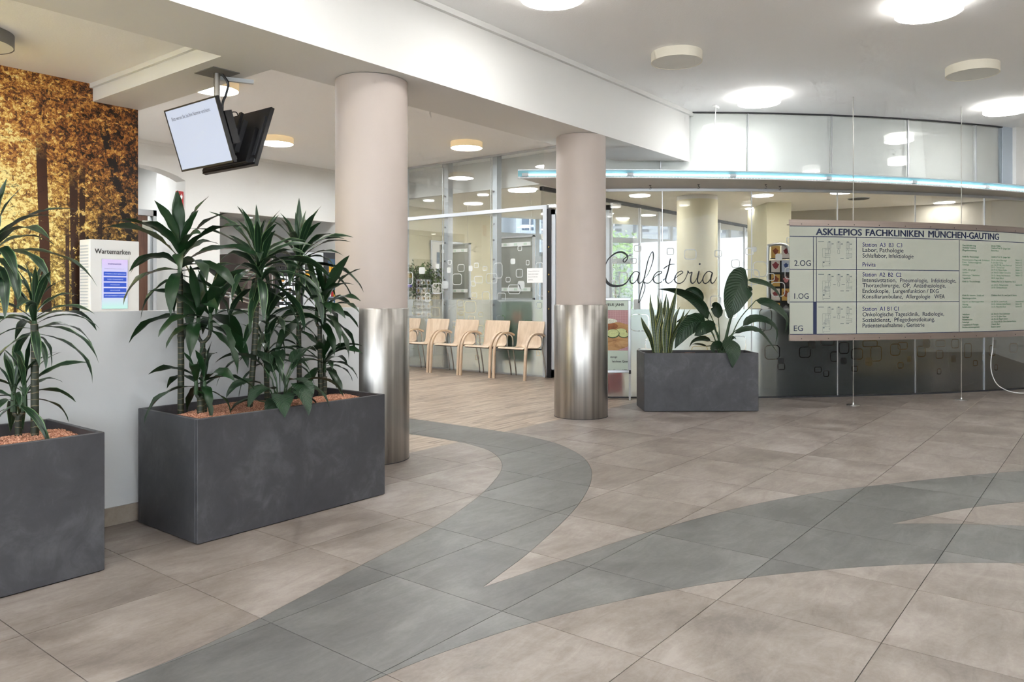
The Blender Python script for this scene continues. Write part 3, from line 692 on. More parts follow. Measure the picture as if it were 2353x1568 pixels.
stuff_v = {'b': MB(), 'g': MB(), 'w': MB()}
n_piece = 0
for (x0, x1, y0, y1, wood) in ((-0.9, 12.6, -1.2, WOOD_Y, False), (3.15, 9.01, WOOD_Y, 10.6, True)):
    P, groups = floor_pieces(x0, x1, y0, y1, wood)
    for key, tris in groups.items():
        # split a cell into connected pieces
        par = {}
        def find(a):
            while par.get(a, a) != a: a = par[a]
            return a
        for t in tris:
            for a in t[1:]: par[find(a)] = find(t[0])
        comp = {}
        for t in tris: comp.setdefault(find(t[0]), []).append(t)
        for tt in comp.values():
            v, f = group_solid(tt, P, -0.006, 0.0)
            vis = False
            for q in v[:len(v) // 2]:
                pr = project(q[0], q[1], 0)
                if pr and -40 < pr[0] < 2393 and pr[1] < 1600 and math.hypot(q[0] - GC[0], q[1] - GC[1]) > GR - 0.05:
                    vis = True; break
            nm, mt = {'b': ('floor_tile', 'tile'), 'g': ('grey_floor_tile', 'tile_grey'), 'w': ('floor_plank', 'plank')}[key[0]]
            if vis:
                add_obj(nm, new_mesh(nm, v, f, M[mt]), floor); n_piece += 1
            else: stuff_v[key[0]].add(v, f)
for kx, nm, mt in (('b', 'unseen_floor_tiles', 'tile'), ('w', 'unseen_floor_planks', 'plank'), ('g', 'unseen_grey_floor_tiles', 'tile_grey')):
    if stuff_v[kx].v: tag(stuff_v[kx].build(nm, M[mt], floor), kind='stuff')
print('floor pieces', n_piece)

rest = MB().box(-6, 14, -7, -1.2, -0.004, -0.0005); rest.box(-6, -0.9, -1.2, WOOD_Y, -0.004, -0.0005); rest.box(-6, 3.14, WOOD_Y, 10.6, -0.004, -0.0005)
tag(rest.build('remaining_floor', M['tile'], floor), kind='stuff')
M['cafe_floor'] = wood_mat('cafeteria_floor', S(170, 150, 126), S(190, 172, 148), S(204, 188, 166), (2, 20, 20), 0.4)
tag(MB().box(9.03, 21, -2, 10.6, -0.004, -0.001).build('floor_cafeteria', M['cafe_floor']), kind='structure')

# ------------------------------------------------------------------ walls, beam, ceilings
def wallbox(name, mat, *b, parent=None):
    m = MB()
    m.box(*b)
    o = m.build(name, M[mat], parent)
    if parent is None: tag(o, kind='structure')
    return o
wallbox('ceiling_hall', 'ceil', -5, 16, -6, 4.3, ZC, ZC + 0.1)
wallbox('ceiling_waiting', 'ceil', 3.11, 9.5, 4.3, YB + 0.2, ZC, ZC + 0.1)
wallbox('ceiling_lowered', 'ceil', -5, 2.75, 4.6, YM + 0.1, ZL, ZL + 0.5)
arcend = [arcp(GC, GR - 0.02, a)[:2] for a in (214.2, 216.0, 217.6)]
bm = MB()
bm.prism([(-5, 3.98), (8.32, 3.98)] + arcend[::-1] + [(7.6, 4.64), (-5, 4.64)], ZB, ZC)
tag(bm.build('ceiling_beam', M['white']), kind='structure')
trim = MB(); trim.box(-5, 8.36, 3.945, 3.98, ZC - 0.045, ZC)
tag(trim.build('trim_1', M['white']), kind='structure')
sf = MB(); sf.box(2.745, 3.12, 4.64, YM, ZB, ZC); sf.box(2.72, 2.745, 4.64, YM, ZL - 0.035, ZL)
tag(sf.build('ceiling_soffit', M['white']), kind='structure')
wallbox('wall_rear', 'white', 1.8, 14, -6.2, -6, 0, ZC)  # unseen; its extent is chosen to keep bright sky out of glass reflections
wallbox('wall_right', 'white', 13.6, 13.8, -6, 0.1, 0, ZC)

# half wall with stone skirting
wallbox('wall_half', 'wall_paint', -5, 3.47, 4.13, 4.265, 0, 1.115)
sk = tag(add_obj('baseboard_half', MB().box(-5, 3.47, 4.124, 4.13, 0, 0.090).mesh('baseboard_half', M['grout'])), kind='structure')
skm = MB().box(0.001, TS - 0.001, 4.117, 4.128, 0.002, 0.095).mesh('skirting_tile', M['skirting'])
for i in range(-2, 4):
    if TX + (i + 1) * TS < 3.9:
        add_obj('skirting_tile', skm if TX + (i + 1) * TS < 3.47 else MB().box(0.001, 3.46 - TX - i * TS, 4.117, 4.128, 0.002, 0.095).mesh('skirting_tile', M['skirting']), sk, (TX + i * TS, 0, 0))

# forest mural wall
def mural_mat():
    k = NT('forest_mural_print')
    p = k.pos()
    sp = k.n('ShaderNodeSeparateXYZ'); k.l(p, sp.inputs[0])
    x, z = sp.outputs[0], sp.outputs[2]
    v = k.mapping(p, (1, 0, 1))
    vor = k.n('ShaderNodeTexVoronoi'); vor.inputs['Scale'].default_value = 52
    warp = k.n('ShaderNodeVectorMath', operation='ADD')
    nz = k.n('ShaderNodeTexNoise'); nz.inputs['Scale'].default_value = 9; nz.inputs['Detail'].default_value = 5
    k.l(v, nz.inputs['Vector'])
    sc = k.n('ShaderNodeVectorMath', operation='SCALE'); sc.inputs[3].default_value = 0.05
    k.l(nz.outputs[1], sc.inputs[0]); k.l(v, warp.inputs[0]); k.l(sc.outputs[0], warp.inputs[1])
    k.l(warp.outputs[0], vor.inputs['Vector'])
    leafv = k.n('ShaderNodeSeparateColor'); k.l(vor.outputs['Color'], leafv.inputs[0])
    clump = k.noise(v, 9.0, 8, 0.72, 0.15)
    big = k.noise(v, 1.9, 4, 0.55)
    x_ = x
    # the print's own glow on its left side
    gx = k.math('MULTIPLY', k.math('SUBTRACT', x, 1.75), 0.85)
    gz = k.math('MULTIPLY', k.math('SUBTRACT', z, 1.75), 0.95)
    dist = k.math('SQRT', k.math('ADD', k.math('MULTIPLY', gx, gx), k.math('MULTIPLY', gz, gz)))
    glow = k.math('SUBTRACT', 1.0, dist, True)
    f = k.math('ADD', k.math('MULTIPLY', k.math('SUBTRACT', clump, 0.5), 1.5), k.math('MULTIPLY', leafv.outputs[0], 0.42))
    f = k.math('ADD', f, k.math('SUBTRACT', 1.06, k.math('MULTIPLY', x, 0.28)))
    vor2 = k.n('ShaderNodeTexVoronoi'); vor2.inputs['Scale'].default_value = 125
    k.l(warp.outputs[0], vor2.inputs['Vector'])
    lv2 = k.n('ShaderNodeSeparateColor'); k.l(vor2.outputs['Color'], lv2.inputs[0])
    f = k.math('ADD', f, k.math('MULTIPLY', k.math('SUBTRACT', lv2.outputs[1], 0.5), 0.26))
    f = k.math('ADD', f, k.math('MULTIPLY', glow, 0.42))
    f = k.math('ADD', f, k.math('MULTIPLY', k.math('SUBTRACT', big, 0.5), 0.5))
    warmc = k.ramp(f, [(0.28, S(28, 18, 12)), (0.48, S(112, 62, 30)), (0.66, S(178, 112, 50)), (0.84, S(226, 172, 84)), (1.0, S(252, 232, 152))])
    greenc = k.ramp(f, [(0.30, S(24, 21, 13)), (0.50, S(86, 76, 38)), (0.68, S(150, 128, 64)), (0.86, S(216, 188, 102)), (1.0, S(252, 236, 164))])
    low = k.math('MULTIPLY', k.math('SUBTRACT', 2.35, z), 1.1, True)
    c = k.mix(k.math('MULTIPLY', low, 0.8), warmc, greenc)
    # trunks: (x at z=1.8, half width, lean, top, cover)
    for x0, w, lean, top, cov in ((2.385, 0.036, -0.03, 2.50, 0.54), (2.605, 0.030, -0.02, 2.30, 0.47), (2.665, 0.022, 0.0, 2.35, 0.46), (2.80, 0.018, 0.02, 2.0, 0.44), (2.22, 0.010, 0.04, 1.5, 0.5), (2.555, 0.014, 0.0, 1.9, 0.48), (3.02, 0.035, -0.25, 2.75, 0.42), (1.6, 0.05, 0.0, 2.6, 0.5), (1.2, 0.04, 0.0, 2.6, 0.5)):
        dx = k.math('ABSOLUTE', k.math('SUBTRACT', k.math('SUBTRACT', x, x0), k.math('MULTIPLY', k.math('SUBTRACT', z, 1.8), lean)))
        wob = k.math('MULTIPLY', k.noise(v, 14, 2), 0.012)
        m = k.math('LESS_THAN', k.math('ADD', dx, wob), w + 0.006)
        m = k.math('MULTIPLY', m, k.math('LESS_THAN', clump, cov + 0.10))
        m = k.math('MULTIPLY', m, k.math('MULTIPLY', k.math('SUBTRACT', top, z), 4.0, True))
        barkc = k.mix(k.math('MULTIPLY', glow, 0.9), S(30, 20, 16), S(112, 62, 34))
        c = k.mix(m, c, barkc)
    # thin branches
    br = k.noise(k.mapping(p, (2.2, 0, 5.0)), 2.6, 3, 0.5, 0.6)
    bmask = k.math('LESS_THAN', k.math('ABSOLUTE', k.math('SUBTRACT', br, 0.5)), 0.006)
    c = k.mix(k.math('MULTIPLY', bmask, 0.7), c, S(32, 20, 12))
    k.l(c, k.b.inputs['Base Color'])
    k.b.inputs['Roughness'].default_value = 0.36
    return k.m
M['mural'] = mural_mat()
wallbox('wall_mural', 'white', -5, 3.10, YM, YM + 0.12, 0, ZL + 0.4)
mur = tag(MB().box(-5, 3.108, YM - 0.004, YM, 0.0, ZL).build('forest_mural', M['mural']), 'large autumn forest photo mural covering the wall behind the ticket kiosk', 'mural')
wallbox('wall_corridor', 'white', 3.0, 3.10, YM + 0.12, YB, 0, ZC)

# far back wall with an arched opening and a niche for the vending machines
AX0, AX1, AZ = 4.45, 5.745, 2.86
NX0, NX1, NZ = 6.284, 8.46, 2.457
poly = [(3.0, 0), (AX0, 0), (AX0, AZ)]
cxa = (AX0 + AX1) / 2 - 0.05
for i in range(1, 12):
    t = i / 12; x = AX0 + (AX1 - AX0) * t
    poly.append((x, AZ + 0.15 * math.sin(math.pi * t) ** 0.8))
poly += [(AX1, AZ), (AX1, 0), (NX0, 0), (NX0, NZ), (NX1, NZ), (NX1, 0), (12.8, 0), (12.8, ZC), (3.0, ZC)]
def wall_from_poly(poly, y0, y1):
    P, T = cdt([poly], [])
    keep = [t for t in T if in_poly((sum(P[i][0] for i in t) / 3, sum(P[i][1] for i in t) / 3), poly)]
    v, f = group_solid(keep, P, 0, 1)
    n = len(v) // 2
    vv = [(a, y0 if c > 0.5 else y1, b) for a, b, c in v]
    back = [tuple(n + i for i in q[::-1]) for q in f[:len(keep)]]
    return vv, f + back
v, f = wall_from_poly(poly, YB, YB + 0.25)
bw = tag(add_obj('wall_back', new_mesh('wall_back', v, f, M['white'])), kind='structure')
tag(MB().box(3.11, XG - 0.05, YB - 0.012, YB, ZC - 0.05, ZC).build('trim_2', M['white']), kind='structure')
nb_ = MB().box(NX0 - 0.1, NX1 + 0.1, YB + 0.95, YB + 1.05, 0, ZC); nb_.box(NX0 - 0.1, NX0, YB + 0.25, YB + 0.95, 0, ZC); nb_.box(NX1, NX1 + 0.1, YB + 0.25, YB + 0.95, 0, ZC); nb_.box(NX0, NX1, YB + 0.25, YB + 0.95, NZ, NZ + 0.1)
tag(nb_.build('wall_niche', M['white']), kind='structure')
cr = MB().box(4.0, 4.1, YB + 0.25, 14, 0, ZC); cr.box(4.0, 7.0, 14, 14.1, 0, ZC); cr.box(4.0, 7.0, YB + 0.25, 14, ZC, ZC + 0.1); cr.box(6.1, 6.18, YB + 1.05, 14, 0, ZC); cr.box(5.85, 6.18, YB + 0.25, YB + 1.05, 0, ZC)
tag(cr.build('wall_passage', M['white']), kind='structure')
# yellow side of the back wall inside the cafeteria
wallbox('wall_yellow', 'cafe_wall', XG + 0.03, 12.8, YB - 0.02, YB, 0, ZK)

# ------------------------------------------------------------------ glass walls with frosted film and decals
def film_part(u0, u1, z0, z1, decals, place, parent, mat=None):
    loops = [[(u0, z0), (u1, z0), (u1, z1), (u0, z1)]]
    rings = []
    for (u, z, w, h, fl) in decals:
        o = rounded_rect(u, z, w, h, min(w, h) * 0.28)
        loops.append(o)
        inn = None
        if not fl:
            inn = rounded_rect(u, z, w - 0.022, h - 0.022, max(0.01, min(w, h) * 0.28 - 0.011)); loops.append(inn)
        rings.append((o, inn))
    segs = []
    n = max(2, int((u1 - u0) / 0.12))
    for i in range(1, n): segs.append([(u0 + (u1 - u0) * i / n, z0), (u0 + (u1 - u0) * i / n, z1)])
    P, T = cdt(loops, segs)
    keep = []
    for t in T:
        c = (sum(P[i][0] for i in t) / 3, sum(P[i][1] for i in t) / 3)
        if not (u0 < c[0] < u1 and z0 < c[1] < z1): continue
        cut = False
        for o, inn in rings:
            if in_poly(c, o) and not (inn and in_poly(c, inn)): cut = True; break
        if not cut: keep.append(t)
    ids = sorted({i for t in keep for i in t}); mp = {i: k for k, i in enumerate(ids)}
    return add_obj('frosted_film', new_mesh('frosted_film', [place(*P[i]) for i in ids], [tuple(mp[i] for i in t) for t in keep], mat or M['film'], True), parent)

def decal_part(d, place, parent):
    u, z, w, h, fl = d
    o = rounded_rect(u, z, w, h, min(w, h) * 0.28)
    if fl:
        return add_obj('filled_decal', new_mesh('filled_decal', [place(*p) for p in o], [tuple(range(len(o)))], M['decal']), parent)
    i_ = rounded_rect(u, z, w - 0.022, h - 0.022, max(0.01, min(w, h) * 0.28 - 0.011))
    n = len(o)
    return add_obj('outline_decal', new_mesh('outline_decal', [place(*p) for p in o + i_], [(k, (k + 1) % n, n + (k + 1) % n, n + k) for k in range(n)], M['decal']), parent)

FILM_F, FILM_C = 1.13, 1.035
# straight wall at the chairs
wg = struct('wall_glass_straight')
ys = [6.62, 7.637, 8.667, 9.69, YB - 0.01]
for i in range(4):
    a, b = ys[i] + 0.003, ys[i + 1] - 0.003
    pane = MB().box(XG - 0.005, XG + 0.005, a, b, 0.02, 2.46).build('glass_pane', M['glass'], wg)
    MB().box(XG - 0.005, XG + 0.005, a, b, 2.515, ZC - 0.03).build('upper_glass_pane', M['glass'], wg)
    ds = [d for d in DECALS_FLAT if a < d[0] < b]
    film_part(a, b, 0.02, FILM_F, [d for d in ds if d[1] + d[3] / 2 < FILM_F + 0.03], lambda u, z: (XG + 0.0062, u, z), pane, M['film_chairs'])
    for d in ds:
        if d[1] + d[3] / 2 >= FILM_F + 0.03: decal_part(d, lambda u, z: (XG - 0.0058, u, z), pane)
MB().box(XG - 0.03, XG + 0.03, ys[0] - 0.07, YB, 2.46, 2.515).build('transom_rail', M['alu_paint'], wg)
MB().box(XG - 0.02, XG + 0.02, ys[0] - 0.6, YB, ZC - 0.03, ZC).build('ceiling_rail', M['alu'], wg)
MB().box(XG - 0.02, XG + 0.02, ys[0], YB, 0, 0.02).build('floor_rail', M['alu'], wg)
for y in ys[1:4]:
    MB().box(XG - 0.004, XG + 0.004, y - 0.0028, y + 0.0028, 0.02, ZC - 0.03).build('glass_joint', M['alu'], wg)
    MB().box(XG + 0.02, XG + 0.13, y - 0.015 - 0.09, y - 0.015, 0, ZC).build('steel_fin', M['alu_paint'], wg)
    for z in (0.5, 1.05, 1.45, 1.75, 2.05, 2.3, 2.8):
        MB().lathe([(0.014, 0), (0.014, 0.03)], 10).build('glass_fixing', M['chrome'], wg, loc=(XG - 0.004, y - 0.05, z), rot=(0, math.pi / 2, 0))
MB().box(XG - 0.03, XG + 0.05, ys[0] - 0.07, ys[0], 0, 2.46).build('door_post', M['alu_paint'], wg)
# door beside it (dark edge strip and leaf), partly behind the far column
dr = struct('door_1')
MB().box(XG - 0.02, XG + 0.06, ys[0] - 0.14, ys[0] - 0.07, 0, 2.46).build('door_jamb', M['black'], dr)
dl = MB(); dl.box(XG - 0.01, XG + 0.04, ys[0] - 0.21, ys[0] - 0.14, 0.01, 2.44); dl.box(XG - 0.01, XG + 0.04, ys[0] - 1.12, ys[0] - 1.05, 0.01, 2.44); dl.box(XG - 0.01, XG + 0.04, ys[0] - 1.12, ys[0] - 0.14, 2.37, 2.44); dl.box(XG - 0.01, XG + 0.04, ys[0] - 1.12, ys[0] - 0.14, 0.01, 0.12)
dl.build('door_frame', M['alu_paint'], dr)
MB().box(XG + 0.01, XG + 0.018, ys[0] - 1.05, ys[0] - 0.21, 0.12, 2.37).build('door_pane', M['glass'], dr)
for z in (1.0, 1.25, 1.5, 1.9):
    MB().lathe([(0.012, 0), (0.012, 0.02)], 8).build('brass_screw', M['brass'], dr, loc=(XG - 0.03, ys[0] - 0.105, z), rot=(0, math.pi / 2, 0))
# louvred panel above the door, between straight and curved glass
lv = struct('wall_louvre')
p0, p1 = Vector((XG, ys[0] - 0.6, 0)), Vector(arcp(GC, GR, 212.0))
dv = (p1 - p0); ln = dv.length; az = math.atan2(dv.y, dv.x)
for i in range(26):
    z = 2.52 + i * 0.032
    MB().box(0, ln, -0.01, 0.012, z, z + 0.026).build('louvre_slat', M['alu_paint'], lv, loc=(p0.x, p0.y, 0), rot=(0, 0, az))
MB().box(0, ln, 0.02, 0.03, 2.5, ZC).build('louvre_backing', M['frame_grey'], lv, loc=(p0.x, p0.y, 0), rot=(0, 0, az))

# curved wall of the cafeteria
def gp(off):
    def place(s, z):
        a = math.radians(212) + s / GR
        return (GC[0] + (GR + off) * math.cos(a), GC[1] + (GR + off) * math.sin(a), z)
    return place
wc = struct('wall_glass_curved')
seams = [211.73, 216.73, 221.73, 226.77, 231.77, 236.84, 241.9, 247.0]
ang2s = lambda a: math.radians(a - 212) * GR
for i in range(len(seams) - 1):
    a0, a1 = seams[i] + 0.012, seams[i + 1] - 0.012
    pane = MB().arc_wall(GC, GR - 0.005, GR + 0.005, a0, a1, 0.015, 2.41, 10).build('glass_pane', M['glass'], wc, True)
    auto_smooth(pane)
    s0, s1 = ang2s(a0), ang2s(a1)
    ds = [d for d in DECALS_CURVED if s0 < d[0] < s1]
    film_part(s0, s1, 0.015, FILM_C, [d for d in ds if d[1] + d[3] / 2 < FILM_C + 0.02], gp(-0.0062), pane)
    for d in ds:
        if d[1] + d[3] / 2 >= FILM_C + 0.02: decal_part(d, gp(0.0058), pane)
    if i: MB().arc_wall(GC, GR - 0.008, GR + 0.008, seams[i] - 0.02, seams[i] + 0.02, 0.0, 2.42, 1).build('joint_strip', M['alu'], wc)
    # panels over the canopy
    if seams[i] < 239:
        b0, b1 = max(seams[i], 213.0) + 0.02, min(seams[i + 1], 239.0) - 0.02
        auto_smooth(MB().arc_wall(GC, GR - 0.125, GR - 0.115, b0, b1, 2.53, ZC - 0.012, 8).build('upper_glass_pane', M['glass'], wc))
        auto_smooth(MB().arc_wall(GC, GR - 0.18, GR - 0.165, b0, b1, 2.53, ZC, 8).build('white_backing_panel', M['paper'], wc))
        MB().arc_wall(GC, GR - 0.128, GR - 0.108, b0 - 0.05, b0 + 0.0, 2.53, ZC, 1).build('upper_joint_strip', M['alu'], wc)
MB().arc_wall(GC, GR - 0.14, GR - 0.10, 238.98, 239.2, 2.53, ZC, 1).build('end_post', M['frame_grey'], wc)
MB().arc_wall(GC, GR - 0.20, GR - 0.11, 239.2, 239.9, 2.53, ZC, 1).build('end_cheek', M['frame_grey'], wc)
auto_smooth(MB().arc_wall(GC, GR - 0.18, GR - 0.06, 239.9, 249, 2.5, ZC, 10).build('upper_wall', M['white'], wc))
auto_smooth(MB().arc_wall(GC, GR - 0.02, GR + 0.022, 211.7, 247, 2.408, 2.44, 40).build('head_rail', M['alu'], wc))
auto_smooth(MB().arc_wall(GC, GR - 0.012, GR + 0.012, 211.7, 247, 0, 0.016, 40).build('sill_rail', M['dark'], wc))
auto_smooth(MB().arc_wall(GC, GR - 0.126, GR - 0.10, 213, 239, ZC - 0.014, ZC - 0.001, 30).build('top_rail', M['dark'], wc))

# canopy with light strip
def perf_mat():
    k = NT('perforated_metal')
    vor = k.n('ShaderNodeTexVoronoi'); vor.inputs['Scale'].default_value = 42; vor.inputs['Randomness'].default_value = 0.0
    k.l(k.pos(), vor.inputs['Vector'])
    m = k.math('LESS_THAN', vor.outputs['Distance'], 0.24)
    k.l(k.mix(m, S(208, 206, 204), S(246, 246, 246)), k.b.inputs['Base Color'])
    k.b.inputs['Roughness'].default_value = 0.5
    return k.m
M['perf'] = perf_mat()
cp = tag(add_obj('canopy', None), kind=None)
tag(cp, 'long curved metal canopy with bright light strip above the curved glass wall', 'canopy')
N = 48
inner = [arcp(GC, GR + 0.0, 211.0 + (246.5 - 211.0) * i / N) for i in range(N + 1)]
outer = [arcp(LC, LR, 214.24 + (249.0 - 214.24) * i / N) for i in range(N + 1)]
v = [(p[0], p[1], 2.443) for p in inner] + [(p[0], p[1], 2.447) for p in outer] + [(p[0], p[1], 2.453) for p in inner] + [(p[0], p[1], 2.457) for p in outer]
f = []
n1 = N + 1
for i in range(N):
    f.append((i, i + 1, n1 + i + 1, n1 + i)); f.append((2 * n1 + i, 3 * n1 + i, 3 * n1 + i + 1, 2 * n1 + i + 1))
    f.append((n1 + i, n1 + i + 1, 3 * n1 + i + 1, 3 * n1 + i))
add_obj('soffit_sheet', new_mesh('soffit_sheet', v, f, M['perf']), cp)
top = [(p[0], p[1], 2.53) for p in inner] + [(p[0], p[1], 2.53) for p in outer]
add_obj('top_sheet', new_mesh('top_sheet', top, [(i, n1 + i, n1 + i + 1, i + 1) for i in range(N)], M['alu_paint']), cp)
A0, A1 = 214.24, 249.0
auto_smooth(MB().arc_wall(LC, LR - 0.03, LR + 0.004, A0, A1, 2.523, 2.532, 60).build('fascia_top', M['alu'], cp))
auto_smooth(MB().arc_wall(LC, LR - 0.03, LR + 0.004, A0, A1, 2.440, 2.447, 60).build('fascia_bottom', M['alu'], cp))
auto_smooth(MB().arc_wall(LC, LR - 0.03, LR - 0.022, A0, A1, 2.447, 2.523, 60).build('light_housing', M['led_house'], cp))
for a0, a1 in ((214.6, 219.6), (219.7, 224.7), (224.8, 229.8), (229.9, 234.9), (235.0, 240.0), (240.1, 245), (245.1, 248.9)):
    tb = MB().tube([arcp(LC, LR - 0.004, a0 + (a1 - a0) * i / 10, 2.478) for i in range(11)], 0.0085, 8)
    auto_smooth(tb.build('light_tube', M['led'], cp), 1.0)
    MB().arc_wall(LC, LR - 0.02, LR + 0.010, a0 - 0.16, a0 + 0.16, 2.463, 2.493, 2).build('tube_clip', M['alu_paint'], cp)
for a, r in ((215.9, GR + 0.25), (218.4, GR + 0.30), (221.9, GR + 0.34), (222.9, GR + 0.22)):
    p = arcp(GC, r, a, 2.443)
    h = MB().lathe([(0.014, 0), (0.014, -0.004)], 10)
    h.tube([(0, 0, 0), (0, 0, -0.02)] + [(0.012 * math.sin(t), 0, -0.032 + 0.012 * math.cos(t)) for t in [math.pi * q / 6 for q in range(0, 9)]], 0.0025, 6)
    h.build('ceiling_hook', M['dark'], cp, loc=p, rot=(0, 0, YAW - math.pi / 2))

# "Cafeteria" lettering on the curved glass
lt = thing('cafeteria_lettering', 'black handwritten style word Cafeteria stuck on the curved glass wall', 'lettering')
def ribbon(pts, place, parent, name):
    c = catmull(pts, 9); v = []; f = []
    for i, p in enumerate(c):
        a, b = c[max(i - 1, 0)], c[min(i + 1, len(c) - 1)]
        t = np.array([b[0] - a[0], b[1] - a[1]]); t = t / (np.linalg.norm(t) + 1e-9)
        w = max(0.004, p[2] * 1.2) / 2
        v.append(place(p[0] - t[1] * w, p[1] + t[0] * w)); v.append(place(p[0] + t[1] * w, p[1] - t[0] * w))
    for i in range(len(c) - 1): f.append((2 * i, 2 * i + 1, 2 * i + 3, 2 * i + 2))
    return add_obj(name, new_mesh(name, v, f, M['ink']), parent)
for key, nm in (('C', 'letter_c'), ('a', 'letter_a'), ('f', 'letter_f'), ('e', 'letter_e'), ('t', 'letter_t'), ('t2', 'letter_t_bar'), ('e2', 'letter_e'), ('r', 'letter_r'), ('i', 'letter_i'), ('i2', 'letter_i_dot'), ('a2', 'letter_a')):
    ribbon(LETTERS[key], gp(0.0072 + 0.0003 * random.random()), lt, nm)

# ------------------------------------------------------------------ columns
def column(x, y, label, rs=0.262, rm=0.274):
    t = thing('round_column', label, 'column', (x, y, 0))
    auto_smooth(MB().lathe([(rs, 1.06), (rs, ZB - 0.004)], 64).build('shaft', M['column'], t))
    auto_smooth(MB().lathe([(rm - 0.003, 0.001), (rm, 0.006), (rm, 1.10), (rm - 0.004, 1.106), (rs, 1.106)], 96).build('steel_sleeve', M['sleeve'], t))
    MB().lathe([(rm + 0.003, 0.0005), (rm + 0.003, 0.004)], 64).build('base_seal', M['dark'], t)
    return t
column(3.762, 4.335, 'near round column with brushed steel sleeve at the end of the white half wall')
column(6.365, 4.215, 'far round column with brushed steel sleeve beside the row of beech chairs', 0.247, 0.266)

# ------------------------------------------------------------------ round ceiling lamps
LAMP_R, LAMP_H = 0.225, 0.085
_lm = {}
def lamp(x, y, z, state, label, group, light=True):
    t = thing('ceiling_lamp', label, 'ceiling lamp', (x, y, z), 0, group)
    if state not in _lm:
        side = {'on': 'lamp_side_on', 'tan': 'lamp_side_tan', 'off': 'lampwhite', 'grey': 'lampgrey'}[state]
        dif = {'on': 'lamp_on', 'tan': 'lamp_on_tan', 'off': 'lamp_off', 'grey': 'lamp_off'}[state]
        a = MB().lathe([(LAMP_R, -0.0008), (LAMP_R, -LAMP_H), (LAMP_R - 0.006, -LAMP_H), (LAMP_R - 0.006, -0.0008)], 48, cap=False).mesh('drum_shade', M[side], True)
        b = MB().lathe([(LAMP_R - 0.007, -LAMP_H + 0.010), (LAMP_R - 0.007, -LAMP_H + 0.003)], 40).mesh('diffuser', M[dif])
        c = MB().lathe([(LAMP_R - 0.03, -0.012), (LAMP_R - 0.03, -0.0005)], 32).mesh('mounting_plate', M['dark'])
        _lm[state] = (a, b, c)
        try: a.set_sharp_from_angle(angle=0.6)
        except Exception: pass
    for nm, me in zip(('drum_shade', 'diffuser', 'mounting_plate'), _lm[state]): add_obj(nm, me, t)
    return t
GH = 'round lamps on the hall ceiling'
lamp(4.35, 3.12, ZC, 'on', 'lit round ceiling lamp cut by the top edge above the beam', GH)
lamp(6.22, 3.10, ZC, 'off', 'unlit cream drum lamp on the ceiling beside the beam', GH)
lamp(8.10, 3.06, ZC, 'on', 'lit round drum lamp above the white glass panels near the hanging cable', GH)
lamp(6.28, 1.10, ZC, 'on', 'large lit drum lamp at the top right corner', GH)
lamp(8.28, 1.08, ZC, 'off', 'unlit cream drum lamp above the directory board', GH)
lamp(10.20, 1.00, ZC, 'on', 'lit drum lamp at the right edge above the canopy', GH)
for i, (x, y) in enumerate(((2.4, 1.1), (0.5, 3.1), (0.4, 1.1), (2.4, 3.1), (4.3, -0.95), (8.2, -0.95), (2.4, -2.9), (6.2, -2.9), (0.4, -0.95), (10.2, -0.95), (-1.6, 1.1), (-1.6, -2.0), (4.3, -4.6), (8.2, -4.6), (-3.4, 3.0))):
    lamp(x, y, ZC, 'on', 'lit drum lamp on the hall ceiling outside the picture', 'hall lamps outside the picture')
GW = 'tan drum lamps of the waiting area'
lamp(4.20, 7.21, ZC, 'tan', 'lit drum lamp with tan side half hidden by the soffit above the screens', GW)
lamp(6.20, 9.10, ZC, 'tan', 'lit drum lamp with tan side just right of the black screen back', GW)
lamp(8.03, 7.25, ZC, 'tan', 'lit drum lamp with tan side between the two round columns', GW)
lamp(3.9, 9.1, ZC, 'tan', 'lit drum lamp with tan side hidden behind the hanging screens', GW)
lamp(6.1, 5.6, ZC, 'tan', 'lit drum lamp with tan side hidden behind the beam', GW)
lamp(8.0, 9.2, ZC, 'tan', 'lit drum lamp with tan side hidden behind the near column', GW)
lamp(1.714, 5.833, ZL, 'grey', 'unlit grey rimmed lamp at the left edge above the forest mural', 'lamps of the lowered ceiling')
for x in (0.5, -1.4, -3.2): lamp(x, 5.6, ZL, 'tan', 'added drum lamp brightening the lowered ceiling area outside the picture', 'added lowered ceiling lamps outside the picture')  # unseen lamps added to brighten the kiosk side of the waiting area

# ------------------------------------------------------------------ directory board
sg = thing('directory_board', 'curved hospital directory board with blue lettering hung on thin steel rods', 'sign')
def sp(off):
    def place(s, z):
        a = math.radians(224.99) + s / SR
        return (SC[0] + (SR + off) * math.cos(a), SC[1] + (SR + off) * math.sin(a), z)
    return place
def board_mat():
    k = NT('board_enamel')
    k.l(k.mix(k.noise(k.pos(), 1.2), S(170, 173, 160), S(184, 187, 175)), k.b.inputs['Base Color'])
    k.b.inputs['Roughness'].default_value = 0.22
    return k.m
M['board'] = board_mat()
SA1 = 224.99 + math.degrees(4.4 / SR)
auto_smooth(MB().arc_wall(SC, SR - 0.012, SR, 224.99, SA1, 0.765, 1.955, 30).build('panel', M['board'], sg))
auto_smooth(MB().arc_wall(SC, SR - 0.018, SR + 0.006, 224.97, SA1, 1.945, 2.010, 30).build('top_rail', M['rail'], sg))
auto_smooth(MB().arc_wall(SC, SR - 0.018, SR + 0.006, 224.97, SA1, 0.710, 0.776, 30).build('bottom_rail', M['rail'], sg))
for z in (1.9755, 0.745):
    for s in (0.13, 0.44, 0.75, 1.06, 1.40, 1.75, 2.10, 2.45, 2.80, 3.15):
        a = 224.99 + math.degrees(s / SR)
        MB().lathe([(0.005, 0), (0.004, 0.003)], 8).build('screw', M['dark'], sg, loc=sp(0.006)(s, z - 0.012), rot=(0, math.pi / 2, math.radians(a)))
